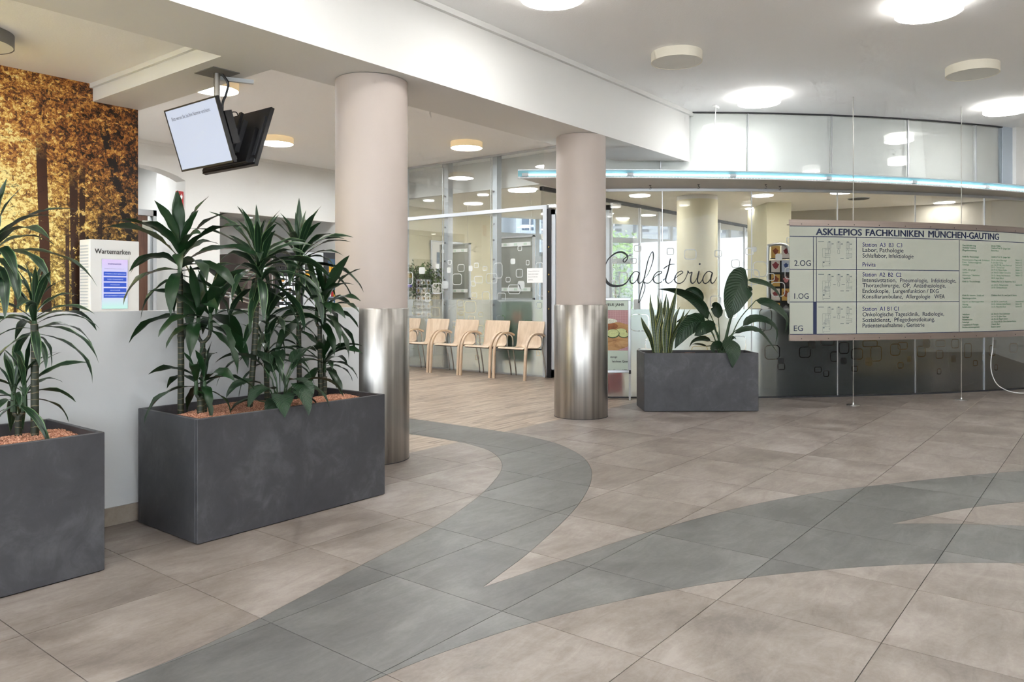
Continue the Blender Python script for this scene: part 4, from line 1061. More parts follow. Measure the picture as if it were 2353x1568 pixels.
def sline(s0, z0, s1, z1, t, mat='navy', name='rule_line', off=0.0006):
    pl = sp(off)
    if abs(s1 - s0) > abs(z1 - z0):
        n = max(1, int((s1 - s0) / 0.15)); v = []; f = []
        for i in range(n + 1):
            s = s0 + (s1 - s0) * i / n; v += [pl(s, z0 - t / 2), pl(s, z0 + t / 2)]
        f = [(2 * i, 2 * i + 2, 2 * i + 3, 2 * i + 1) for i in range(n)]
    else:
        v = [pl(s0 - t / 2, z0), pl(s0 + t / 2, z0), pl(s0 + t / 2, z1), pl(s0 - t / 2, z1)]; f = [(0, 1, 2, 3)]
    return add_obj(name, new_mesh(name, v, f, M[mat]), sg)
E_ = 4.4
for z, s1 in ((1.942, E_), (1.830, E_), (1.477, 2.181), (1.126, 2.181), (0.779, E_)): sline(0, z, s1, z, 0.008)
for s in (0.269, 0.304): sline(s, 1.126, s, 1.830, 0.007)
sline(0.2865, 0.779, 0.2865, 1.126, 0.042)
sline(0.780, 0.779, 0.780, 1.830, 0.008); sline(2.181, 0.779, 2.181, 1.830, 0.008)
INK = {'n': 'navy', 'b': 'blue_ink', 'g': 'green_ink'}
for body, s, z, h, w, c, b in SIGN_TEXT:
    text_part(body, h, w, lambda x, y, s=s, z=z: sp(0.0008)(s + x, z + y), M[INK[c]], sg, 'text_line', 0.035 if (b and c == 'n') else (0.012 if b else (0.006 if c != 'g' else 0.0)))
# small floor plans on the board
def plan(z0, extra):
    m = MB(); pl = sp(0.0007)
    def rect(s0, s1, a, b, t=0.0022):
        for (x0, x1, y0, y1) in ((s0, s1, a - t / 2, a + t / 2), (s0, s1, b - t / 2, b + t / 2), (s0 - t / 2, s0 + t / 2, a, b), (s1 - t / 2, s1 + t / 2, a, b)):
            m.add([pl(x0, z0 + y0), pl(x1, z0 + y0), pl(x1, z0 + y1), pl(x0, z0 + y1)], [(0, 1, 2, 3)])
    def solid(s0, s1, a, b):
        m.add([pl(s0, z0 + a), pl(s1, z0 + a), pl(s1, z0 + b), pl(s0, z0 + b)], [(0, 1, 2, 3)])
    rect(0.405, 0.725, -0.150, -0.135); rect(0.405, 0.725, -0.205, -0.190); rect(0.405, 0.725, -0.232, -0.215)
    for s in (0.455, 0.565, 0.675):
        rect(s - 0.018, s + 0.018, -0.135, -0.065); rect(s - 0.007, s + 0.007, -0.135, -0.07); solid(s - 0.01, s + 0.01, -0.068, -0.06); solid(s - 0.006, s, -0.143, -0.136)
        rect(s - 0.012, s + 0.012, -0.19, -0.150); solid(s + 0.025, s + 0.05, -0.090, -0.084); solid(s + 0.028, s + 0.05, -0.08, -0.078)
    rect(0.375, 0.405, -0.23, -0.135); rect(0.375, 0.462, -0.325, -0.275); rect(0.405, 0.46, -0.275, -0.232); solid(0.38, 0.398, -0.293, -0.28); solid(0.45, 0.458, -0.305, -0.295)
    solid(0.325, 0.392, -0.066, -0.060); solid(0.585, 0.625, -0.245, -0.240); solid(0.655, 0.69, -0.245, -0.240); solid(0.375, 0.39, -0.337, -0.333)
    if extra: rect(0.40, 0.45, -0.245, -0.20); rect(0.375, 0.42, -0.255, -0.24); solid(0.60, 0.64, -0.175, -0.17); solid(0.5, 0.53, -0.175, -0.17)
    m.build('floor_plan_drawing', M['plan_ink'], sg)
plan(1.840, False); plan(1.488, True); plan(1.135, True)
for s in (0.755, 2.24):
    a = 224.99 + math.degrees(s / SR); p = arcp(SC, SR - 0.02, a)
    MB().tube([(p[0], p[1], 0.004), (p[0], p[1], 0.72)], 0.0045, 8).build('lower_rod', M['steel'], sg)
    MB().tube([(p[0], p[1], 2.0), (p[0], p[1], ZC)], 0.0045, 8).build('upper_rod', M['steel'], sg)
    auto_smooth(MB().lathe([(0.066, 0.0008), (0.066, 0.005), (0.012, 0.010), (0.010, 0.03)], 28, p[0], p[1]).build('foot_plate', M['steel'], sg))
MB().box(-0.03, 0.0, -0.004, 0.004, 0, 0.006).build('edge_clip', M['dark'], sg, loc=sp(-0.006)(0, 1.95), rot=(0, 0, math.radians(-45)))

# ------------------------------------------------------------------ planters
def planter(x0, y0, L, D, rz, label, mound):
    t = thing('planter_box', label, 'planter', (x0, y0, 0), rz)
    H, w = 0.604, 0.022
    for nm, b in (('front_panel', (0, L, 0, w, 0.004, H)), ('back_panel', (0, L, D - w, D, 0.004, H)), ('side_panel', (0, w, w, D - w, 0.004, H)), ('side_panel', (L - w, L, w, D - w, 0.004, H))):
        MB().bevbox(*b, 0.0025).build(nm, M['planter'], t)
    MB().box(w, L - w, w, D - w, 0.02, 0.30).build('inner_base', M['dark'], t)
    # granules: a heaped surface plus loose grains, joined
    m = MB(); nx, ny = int(L / 0.02), int(D / 0.02)
    hf = lambda u, v: mound(u, v)
    for j in range(ny + 1):
        for i in range(nx + 1):
            u, v = w + (L - 2 * w) * i / nx, w + (D - 2 * w) * j / ny
            m.v.append((u, v, hf(u, v) + random.uniform(-0.004, 0.004)))
    for j in range(ny):
        for i in range(nx):
            a = j * (nx + 1) + i; m.f.append((a, a + 1, a + nx + 2, a + nx + 1))
    for _ in range(int(7000 * L * D / 0.72)):
        u, v = random.uniform(w + 0.01, L - w - 0.01), random.uniform(w + 0.01, D - w - 0.01)
        r = random.uniform(0.003, 0.0065); z = hf(u, v) + 0.003
        q = [Vector((random.uniform(-1, 1), random.uniform(-1, 1), random.uniform(-1, 1))).normalized() * r for _ in range(1)]
        a = random.uniform(0, 6.28); c, s = math.cos(a) * r, math.sin(a) * r
        m.add([(u + c, v + s, z), (u - s, v + c, z + r * 0.3), (u - c, v - s, z), (u + s, v - c, z - r * 0.3), (u, v, z + r * 0.9), (u, v, z - r * 0.8)],
              [(0, 1, 4), (1, 2, 4), (2, 3, 4), (3, 0, 4), (1, 0, 5), (2, 1, 5), (3, 2, 5), (0, 3, 5)])
    tag(m.build('granule_fill', M['granules'], t), kind='stuff')
    return t
mnd = lambda u, v: 0.548 + 0.018 * math.sin(u * 7.1 + 1.0) * math.sin(v * 9.0) + 0.030 * math.exp(-((v - 0.34) / 0.2) ** 2)
planter(1.932, 3.478, 1.19, 0.592, 0, 'large slate grey planter box with tall dracaenas beside the near column', mnd)
planter(0.315, 3.478, 1.193, 0.592, 0, 'slate grey planter box cut off by the left picture edge', mnd)
PR = math.atan2(2.921 - 3.837, 7.718 - 6.966)
planter(6.966, 3.837, 1.185, 0.44, PR, 'slate grey planter box with snake plant and peace lily before the glass', lambda u, v: 0.535 + 0.02 * math.sin(u * 5) + 0.035 * math.exp(-((u - 0.62) / 0.2) ** 2))

# ------------------------------------------------------------------ dracaenas
def leaf_mesh(th0, th1, L, W, fold, n=9, twist=0.0, wave=0.0, prof=None, ncol=3, name='leaf', mat=None):
    v = []; uv = []; f = []
    x = z = 0.0
    for i in range(n + 1):
        t = i / n
        th = math.radians(th0 + (th1 - th0) * t ** 1.25)
        if i:
            x += math.sin(th) * L / n; z += math.cos(th) * L / n
        w = W * (prof(t) if prof else max(0.0, (0.30 + 0.95 * math.sin(min(1, t * 1.15) * math.pi * 0.62) ** 1.0) * (1 - t ** 3.2)))
        if i == n: w = W * 0.02
        N = Vector((-math.cos(th), 0, math.sin(th))); B = Vector((0, 1, 0))
        tw = twist * t
        Bt = B * math.cos(tw) + N * math.sin(tw); Nt = N * math.cos(tw) - B * math.sin(tw)
        for c in range(ncol):
            s = -1 + 2 * c / (ncol - 1)
            p = Vector((x, 0, z)) + Bt * (s * w / 2) + Nt * (abs(s) * fold * w + wave * w * math.sin(t * 17 + s * 2) * abs(s))
            v.append(p); uv.append((c / (ncol - 1), t))
    for i in range(n):
        for c in range(ncol - 1):
            a = i * ncol + c
            f.append((a, a + 1, a + ncol + 1, a + ncol))
    return new_mesh(name, v, f, mat, True, uv)
LV = {}
def with_reach(me):
    me['reach'] = max(v.co.x for v in me.vertices)
    return me
for kind, L, W, mt in (('plain', 0.32, 0.062, 'leaf_plain'), ('stripe', 0.32, 0.040, 'leaf_stripe')):
    arr = []
    for k, (a, b) in enumerate(((4, 18), (12, 44), (22, 70), (36, 98), (48, 120), (58, 140), (70, 150), (82, 162), (96, 172), (106, 175))):
        arr.append([with_reach(leaf_mesh(a, b, L, W, 0.16, 10, random.uniform(-0.9, 0.9), 0.10, None, 3, 'leaf', M[mt])) for _ in range(4)])
    LV[kind] = arr

def crown(t, base, h, n, kind, size, az0=0.0, skip=None, maxk=9):
    for k in range(n):
        fr = k / max(1, n - 1)                       # 0 low, 1 top
        idx = int(round((1 - fr ** 0.85) * maxk + random.uniform(-0.8, 0.8)))
        idx = max(0, min(9, idx))
        az = az0 + k * 2.39996 + random.uniform(-0.35, 0.35)
        sc = size * random.uniform(0.70, 1.2) * (0.72 + 0.45 * math.sin(math.pi * min(1, fr * 0.8 + 0.22)))
        me = random.choice(LV[kind][idx])
        if t.location.y + base[1] + sc * me['reach'] * math.sin(az) > 4.105: az = -az + random.uniform(-0.3, 0.3)
        o = add_obj('leaf', me, t, (base[0] + 0.008 * math.cos(az), base[1] + 0.008 * math.sin(az), base[2] + h * fr), (random.uniform(-0.12, 0.12), random.uniform(-0.08, 0.08), az), (sc, sc * random.uniform(0.85, 1.15), sc))

def dracaena(base, path, crowns, label, r=0.0165, forks=()):
    """path: cane points relative to base; crowns: (point, axis height, leaves, kind, size)"""
    t = thing('dracaena', label, 'plant', base, 0, 'dracaenas in the planters')
    c = [tuple(p) for p in catmull(path, 4)]
    auto_smooth(MB().tube(c, r, 12, r * 0.92).build('cane', M['cane'], t), 1.2)
    for a, b in forks:
        mid = ((a[0] + b[0]) / 2 + (b[0] - a[0]) * 0.35, (a[1] + b[1]) / 2 + (b[1] - a[1]) * 0.35, (a[2] + b[2]) / 2 - 0.01)
        auto_smooth(MB().tube([tuple(p) for p in catmull([a, mid, b], 4)], 0.010, 9, 0.008).build('branch', M['cane'], t), 1.2)
    for p, h, n, kind, size in crowns:
        crown(t, p, h, n, kind, size, random.uniform(0, 6))
        MB().tube([(p[0], p[1], p[2] - 0.02), (p[0], p[1], p[2] + h)], 0.013, 8, 0.007).build('growing_tip', M['stalk'], t)
    return t
ZS = 0.575
dracaena((2.067, 3.887, ZS), [(0, 0, -0.03), (0.002, 0, 0.3), (-0.004, 0.0, 0.60), (-0.004, 0, 0.74)], [((-0.004, 0, 0.71), 0.20, 26, 'plain', 1.06)], 'tall plain green dracaena on a straight cane at the left end of the large planter')
dracaena((2.153, 3.80, ZS), [(0, 0, -0.03), (-0.01, 0.0, 0.15), (-0.012, 0, 0.385)], [((-0.025, 0.02, 0.46), 0.10, 12, 'plain', 1.0), ((0.02, -0.02, 0.46), 0.10, 11, 'plain', 0.95)], 'medium plain green dracaena with forked crown second from the left in the large planter', 0.0145, (((-0.012, 0, 0.37), (-0.03, 0.02, 0.47)), ((-0.012, 0, 0.37), (0.02, -0.02, 0.47))))
dracaena((2.106, 3.763, ZS), [(0, 0, -0.03), (0.004, 0, 0.06), (0.0, 0, 0.095)], [((-0.015, 0.012, 0.13), 0.08, 9, 'plain', 0.78), ((0.018, -0.012, 0.13), 0.08, 9, 'plain', 0.82)], 'short stubby plain green dracaena at the front left of the large planter', 0.019, (((0, 0, 0.085), (-0.016, 0.012, 0.15)), ((0, 0, 0.085), (0.02, -0.012, 0.15))))
dracaena((2.426, 3.817, ZS), [(0, 0, -0.03), (0.008, -0.01, 0.14), (0.024, -0.022, 0.42), (0.026, -0.03, 0.66), (0.034, -0.03, 0.72)], [((0.034, -0.03, 0.70), 0.18, 34, 'stripe', 1.10), ((0.05, -0.04, 0.66), 0.12, 14, 'stripe', 0.95)], 'tall striped dracaena with dense crown on a leaning cane, middle of the large planter', 0.0165)
dracaena((2.646, 3.974, ZS), [(0, 0, -0.03), (-0.005, 0, 0.1), (-0.006, 0.0, 0.25), (0.0, 0, 0.44)], [((-0.008, 0, 0.22), 0.12, 18, 'stripe', 0.92), ((0.0, 0, 0.42), 0.14, 22, 'stripe', 0.95)], 'bushy striped dracaena with two stacked crowns behind the peace lily', 0.0165)
dracaena((2.885, 3.994, ZS), [(0, 0, -0.03), (-0.004, 0, 0.3), (-0.010, 0, 0.70), (-0.004, 0, 0.78)], [((-0.004, 0, 0.74), 0.19, 32, 'stripe', 1.05)], 'tallest striped dracaena on a straight dark cane right of centre in the large planter', 0.0155)
dracaena((2.966, 3.89, ZS), [(0, 0, -0.03), (-0.006, 0, 0.2), (-0.008, 0, 0.43)], [((-0.02, 0.015, 0.48), 0.13, 13, 'plain', 1.02), ((0.015, -0.015, 0.48), 0.13, 13, 'plain', 1.05)], 'plain green dracaena with broad forked crown at the right end of the large planter', 0.015, (((-0.008, 0, 0.42), (-0.022, 0.015, 0.50)), ((-0.008, 0, 0.42), (0.017, -0.015, 0.50))))
dracaena((3.02, 3.925, ZS), [(0, 0, -0.03), (0.0, 0, 0.07), (0.002, 0, 0.115)], [((0.0, 0.0, 0.16), 0.11, 17, 'plain', 0.74)], 'small low plain green dracaena by the right rim of the large planter', 0.018, (((0, 0, 0.10), (0.0, 0, 0.18)),))
dracaena((1.322, 3.723, ZS), [(0, 0, -0.03), (0.0, 0, 0.2), (0.0, 0, 0.42), (-0.002, 0, 0.50)], [((-0.002, 0, 0.44), 0.16, 30, 'stripe', 0.84)], 'striped dracaena on a straight cane in the left planter, its crown against the half wall', 0.0165)
dracaena((1.275, 3.767, ZS), [(0, 0, -0.03), (-0.002, 0, 0.06), (0.0, 0, 0.10)], [((-0.016, 0.012, 0.14), 0.10, 13, 'stripe', 0.78), ((0.018, -0.012, 0.14), 0.12, 14, 'stripe', 0.85)], 'short forked striped dracaena at the front of the left planter', 0.014, (((0, 0, 0.09), (-0.017, 0.012, 0.16)), ((0, 0, 0.09), (0.019, -0.012, 0.17))))
dracaena((1.225, 3.93, ZS), [(0, 0, -0.03), (0.0, 0, 0.3), (0.0, 0, 0.78)], [((0.0, 0, 0.76), 0.15, 28, 'stripe', 1.05)], 'tall striped dracaena cut off by the left picture edge', 0.0165)

# ------------------------------------------------------------------ peace lilies and snake plant
def lily_prof(t): return max(0.02, math.sin(math.pi * min(1, t) ** 0.62) ** 0.9)
def path_leaf(path, W, face, depth_dir, name, mat, parent, ncol=5, n=12, prof=lily_prof, fold=0.10):
    """blade along a 3D path; face=1: broad side to the front"""
    c = catmull(path, max(2, n // (len(path) - 1))); v = []; uv = []; f = []
    m = len(c); D = Vector(depth_dir).normalized()
    for i, p in enumerate(c):
        T = Vector(c[min(i + 1, m - 1)]) - Vector(c[max(i - 1, 0)]); T.normalize()
        side = T.cross(D)
        if side.length < 0.2: side = T.cross(Vector((0, 0, 1)))
        side.normalize()
        B = (side * face + D * (1 - face)); B = (B - T * B.dot(T)).normalized(); Nn = T.cross(B).normalized()
        t = i / (m - 1); w = W * prof(t)
        for q in range(ncol):
            s = -1 + 2 * q / (ncol - 1)
            v.append(Vector(p) + B * (s * w / 2) + Nn * (fold * w * (abs(s) - 0.4) + 0.02 * w * math.sin(9 * t + 3 * s)))
            uv.append((q / (ncol - 1), t))
    for i in range(m - 1):
        for q in range(ncol - 1):
            a = i * ncol + q; f.append((a, a + 1, a + ncol + 1, a + ncol))
    return add_obj(name, new_mesh(name, v, f, mat, True, uv), parent)
# right planter: local frame a (along the front), b (depth), h (above rim), numbers in mm
lil = thing('peace_lily', 'dark green peace lily with large ribbed leaves in the right planter', 'plant', (6.966, 3.837, 0), PR)
def mm(zx, zy, b): return ((zx - 190) / 1000 * 0.985, b, 0.604 + (885 - zy) / 1000 * 0.985)
LEAVES = [
 ([(1370, 105, .26), (1290, 130, .20), (1200, 260, .13), (1150, 420, .11), (1120, 525, .12)], 330, .92),
 ([(1375, 115, .27), (1480, 135, .24), (1600, 185, .22), (1690, 280, .20), (1715, 385, .20)], 150, .35),
 ([(1440, 335, .2), (1560, 365, .16), (1660, 440, .13), (1745, 540, .12), (1725, 685, .12)], 170, .45),
 ([(1300, 610, .2), (1390, 535, .18), (1530, 550, .15), (1640, 650, .13), (1620, 815, .12)], 120, .45),
 ([(1200, 690, .18), (1320, 638, .14), (1440, 660, .10), (1545, 780, .08), (1635, 905, .06)], 90, .4),
 ([(930, 540, .24), (870, 400, .26), (740, 285, .25), (560, 225, .22), (385, 215, .2)], 150, .45),
 ([(905, 340, .34), (860, 260, .34), (800, 215, .33), (740, 215, .32), (685, 232, .30)], 95, .5),
 ([(880, 570, .16), (760, 560, .10), (650, 630, .06), (575, 740, .04), (525, 842, .04)], 200, .8),
 ([(985, 640, .16), (900, 615, .1), (830, 630, .06), (770, 680, .04), (732, 705, .04)], 150, .75),
 ([(860, 560, .28), (780, 520, .3), (700, 520, .3), (640, 550, .3), (585, 585, .3)], 70, .5),
 ([(1120, 745, .12), (1115, 800, .05), (1120, 870, -.03), (1115, 950, -.05), (1110, 1038, -.045)], 175, .95),
 ([(1040, 530, .22), (1030, 450, .22), (1000, 395, .2), (970, 385, .18), (950, 400, .16)], 120, .6),
 ([(950, 775, .2), (880, 742, .2), (810, 745, .2), (750, 780, .2), (718, 842, .2)], 80, .5),
 ([(930, 835, .3), (880, 815, .3), (820, 808, .3), (770, 815, .3)], 40, .4),
 ([(1035, 845, .12), (1000, 815, .1), (960, 815, .08), (930, 850, .06), (955, 895, .05)], 110, .8),
 ([(1340, 300, .36), (1300, 285, .36), (1370, 240, .35), (1430, 210, .34), (1390, 175, .33)], 95, .55),
 ([(1170, 800, .3), (1190, 760, .3), (1230, 740, .3), (1260, 760, .3)], 60, .5),
]
for path, W, face in LEAVES:
    path_leaf([mm(x, y, b + 0.02) for x, y, b in path], W / 1000, face, (0, 1, 0), 'leaf', M['leaf_lily'], lil)
    x, y, b = path[0]
    bx = 1055 + (x - 1055) * 0.10 + random.uniform(-25, 25); bb = 0.2 + random.uniform(-0.05, 0.05)
    p0, p2 = mm(bx, 900, bb), mm(x, y, b + 0.02)
    p1 = tuple(a * 0.45 + c * 0.55 for a, c in zip(p0, p2)); p1 = (p1[0] - (p2[0] - p0[0]) * 0.12, p1[1], p1[2] + 0.03)
    auto_smooth(MB().tube([tuple(q) for q in catmull([p0, p1, p2], 5)], 0.0065, 7, 0.0045).build('stalk', M['stalk'], lil), 1.2)
snk = thing('snake_plant', 'upright snake plant with yellow edged leaves in the right planter', 'plant', (6.966, 3.837, 0), PR)
def snake_prof(t): return (0.42 + 0.66 * math.sin(math.pi * min(1, 0.05 + t * 0.72)) ** 1.3) * (1 - t ** 3.5)
for k, (bx, tx_, ty_, w) in enumerate(((340, 275, 315, 46), (355, 300, 255, 40), (372, 358, 268, 48), (345, 205, 510, 56), (400, 420, 350, 44), (430, 462, 285, 48), (450, 482, 250, 44), (470, 572, 170, 44), (482, 575, 262, 66), (490, 622, 395, 52), (500, 650, 420, 42), (505, 745, 425, 30), (380, 400, 392, 50), (360, 385, 300, 44), (420, 385, 430, 46), (460, 490, 455, 62), (498, 560, 560, 50), (410, 440, 640, 50), (350, 330, 480, 44), (478, 520, 500, 46), (440, 455, 520, 50))):
    b = 0.10 + (k * 0.618 % 1) * 0.20
    bx2 = bx; wv = 16 * math.sin(k * 2.3); p = [mm(bx2, 900, b), mm(wv + bx2 * 0.72 + tx_ * 0.28 - (18 if tx_ < bx else -6) * 0.3, 885 - (885 - ty_) * 0.38, b + 0.01), mm(bx2 * 0.35 + tx_ * 0.65 - wv, 885 - (885 - ty_) * 0.72, b + 0.005), mm(tx_, ty_, b)]
    path_leaf(p, w / 1000 * 1.05, 0.85, (math.sin(k * 1.7) * 0.5, 1, 0), 'leaf', M['leaf_snake'], snk, 5, 12, snake_prof, 0.18)
# peace lily in the large planter
l2 = thing('peace_lily', 'low peace lily with hanging leaves at the middle of the large planter', 'plant', (2.52, 3.66, ZS))
for k, (az, L, W, el, h) in enumerate(((-160, .20, .075, 150, .09), (-120, .17, .085, 165, .07), (-95, .19, .075, 172, .10), (-75, .16, .07, 160, .13), (-55, .20, .07, 168, .10), (-30, .22, .065, 158, .12), (-10, .19, .07, 130, .17), (15, .20, .065, 120, .20), (60, .18, .06, 120, .19), (110, .19, .08, 130, .20), (150, .22, .085, 125, .19), (175, .18, .075, 150, .12), (-140, .15, .07, 175, .05), (-45, .14, .06, 176, .06), (-85, .13, .09, 178, .12), (100, .14, .06, 60, .16), (-20, .12, .04, 60, .2), (160, .16, .07, 160, .04))):
    a = math.radians(az); r = 0.06 + 0.03 * (k % 3)
    L *= 1.25; W *= 1.4; h *= 1.2
    me = leaf_mesh(max(30, el - 85), el, L, W, 0.12, 10, random.uniform(-0.4, 0.4), 0.03, lily_prof, 5, 'leaf', M['leaf_lily'])
    p = (r * math.cos(a), r * math.sin(a), h)
    add_obj('leaf', me, l2, p, (0, 0, a))
    auto_smooth(MB().tube([(0.01 * math.cos(a), 0.01 * math.sin(a), -0.02), (0.5 * p[0], 0.5 * p[1], h * 0.7), p], 0.004, 6, 0.003).build('stalk', M['stalk'], l2), 1.2)

# ------------------------------------------------------------------ beech armchairs
def chair_meshes():
    out = []
    prof = [(0.235, 0.436), (0.225, 0.447), (0.19, 0.452), (0.08, 0.445), (-0.06, 0.434), (-0.13, 0.432), (-0.175, 0.440), (-0.205, 0.465), (-0.220, 0.505), (-0.235, 0.58), (-0.255, 0.68), (-0.285, 0.815)]
    c = catmull(prof, 3)
    v = []; f = []; m = len(c); nc = 7
    for side in (0, 1):
        for i, p in enumerate(c):
            a, b = np.array(c[max(i - 1, 0)]), np.array(c[min(i + 1, m - 1)]); t = (b - a) / np.linalg.norm(b - a); n = np.array([t[1], -t[0]])
            u = i / (m - 1); hw = 0.235 if u < 0.45 else 0.215 + 0.03 * min(1, abs(u - 0.5) / 0.5)
            for q in range(nc):
                s = -1 + 2 * q / (nc - 1)
                dish = 0.010 * (s * s) if u > 0.55 else 0.006 * s * s * min(1, u * 3)
                pp = np.array(p) + n * (-0.011 * side) + (np.array([dish, 0]) if u > 0.55 else np.array([0, dish]))
                v.append((s * hw * (1 - (0.03 if (i >= m - 1 or i == 0) and abs(s) > 0.9 else 0)), pp[0], pp[1]))
    o = m * nc
    for i in range(m - 1):
        for q in range(nc - 1):
            a = i * nc + q; f.append((a, a + 1, a + nc + 1, a + nc)); f.append((o + a, o + a + nc, o + a + nc + 1, o + a + 1))
    for i in range(m - 1):
        for q in (0, nc - 1):
            a = i * nc + q; f.append((a, a + nc, o + a + nc, o + a))
    for q in range(nc - 1):
        f.append((q, o + q, o + q + 1, q + 1)); a = (m - 1) * nc + q; f.append((a, a + 1, o + a + 1, o + a))
    sh = new_mesh('seat_shell', v, f, M['beech'], True)
    try: sh.set_sharp_from_angle(angle=0.7)
    except Exception: pass
    out.append(('seat_shell', sh))
    arm = [tuple(p) for p in catmull([(0, 0.262, 0.001), (0, 0.252, 0.20), (0, 0.240, 0.40), (0, 0.212, 0.50), (0, 0.150, 0.585), (0, 0.06, 0.635), (0, -0.05, 0.645), (0, -0.14, 0.632), (0, -0.205, 0.605)], 5)]
    for s in (-1, 1):
        m_ = MB().sweep_rect([(s * 0.285, y, z) for _, y, z in arm], 0.036, 0.027).mesh('arm_and_front_leg', M['beech_arm'], True)
        try: m_.set_sharp_from_angle(angle=0.7)
        except Exception: pass
        out.append(('arm_and_front_leg', m_))
        rl = [tuple(p) for p in catmull([(s * 0.283, -0.04, 0.63), (s * 0.272, -0.135, 0.60), (s * 0.268, -0.165, 0.53), (s * 0.268, -0.168, 0.44), (s * 0.272, -0.20, 0.30), (s * 0.274, -0.243, 0.10), (s * 0.274, -0.255, 0.001)], 4)]
        out.append(('rear_leg', MB().tube(rl, 0.0105, 10).mesh('rear_leg', M['chrome'], True)))
    out.append(('seat_bar', MB().tube([(-0.28, 0.16, 0.425), (0.28, 0.16, 0.425)], 0.010, 8).mesh('seat_bar', M['dark'], True)))
    out.append(('seat_bar', MB().tube([(-0.268, -0.15, 0.415), (0.268, -0.15, 0.415)], 0.010, 8).mesh('seat_bar', M['dark'], True)))
    return out
CM = chair_meshes()
for y, lab in ((6.815, 'beech armchair closest to the door and the far column'), (7.46, 'second beech armchair from the door'), (8.085, 'middle beech armchair of the row of five'), (8.72, 'fourth beech armchair from the door'), (9.37, 'beech armchair half hidden by the near column')):
    t = thing('armchair', lab, 'chair', (8.705, y, 0), math.pi / 2, 'beech armchairs along the glass wall')
    for nm, me in CM: add_obj(nm, me, t)

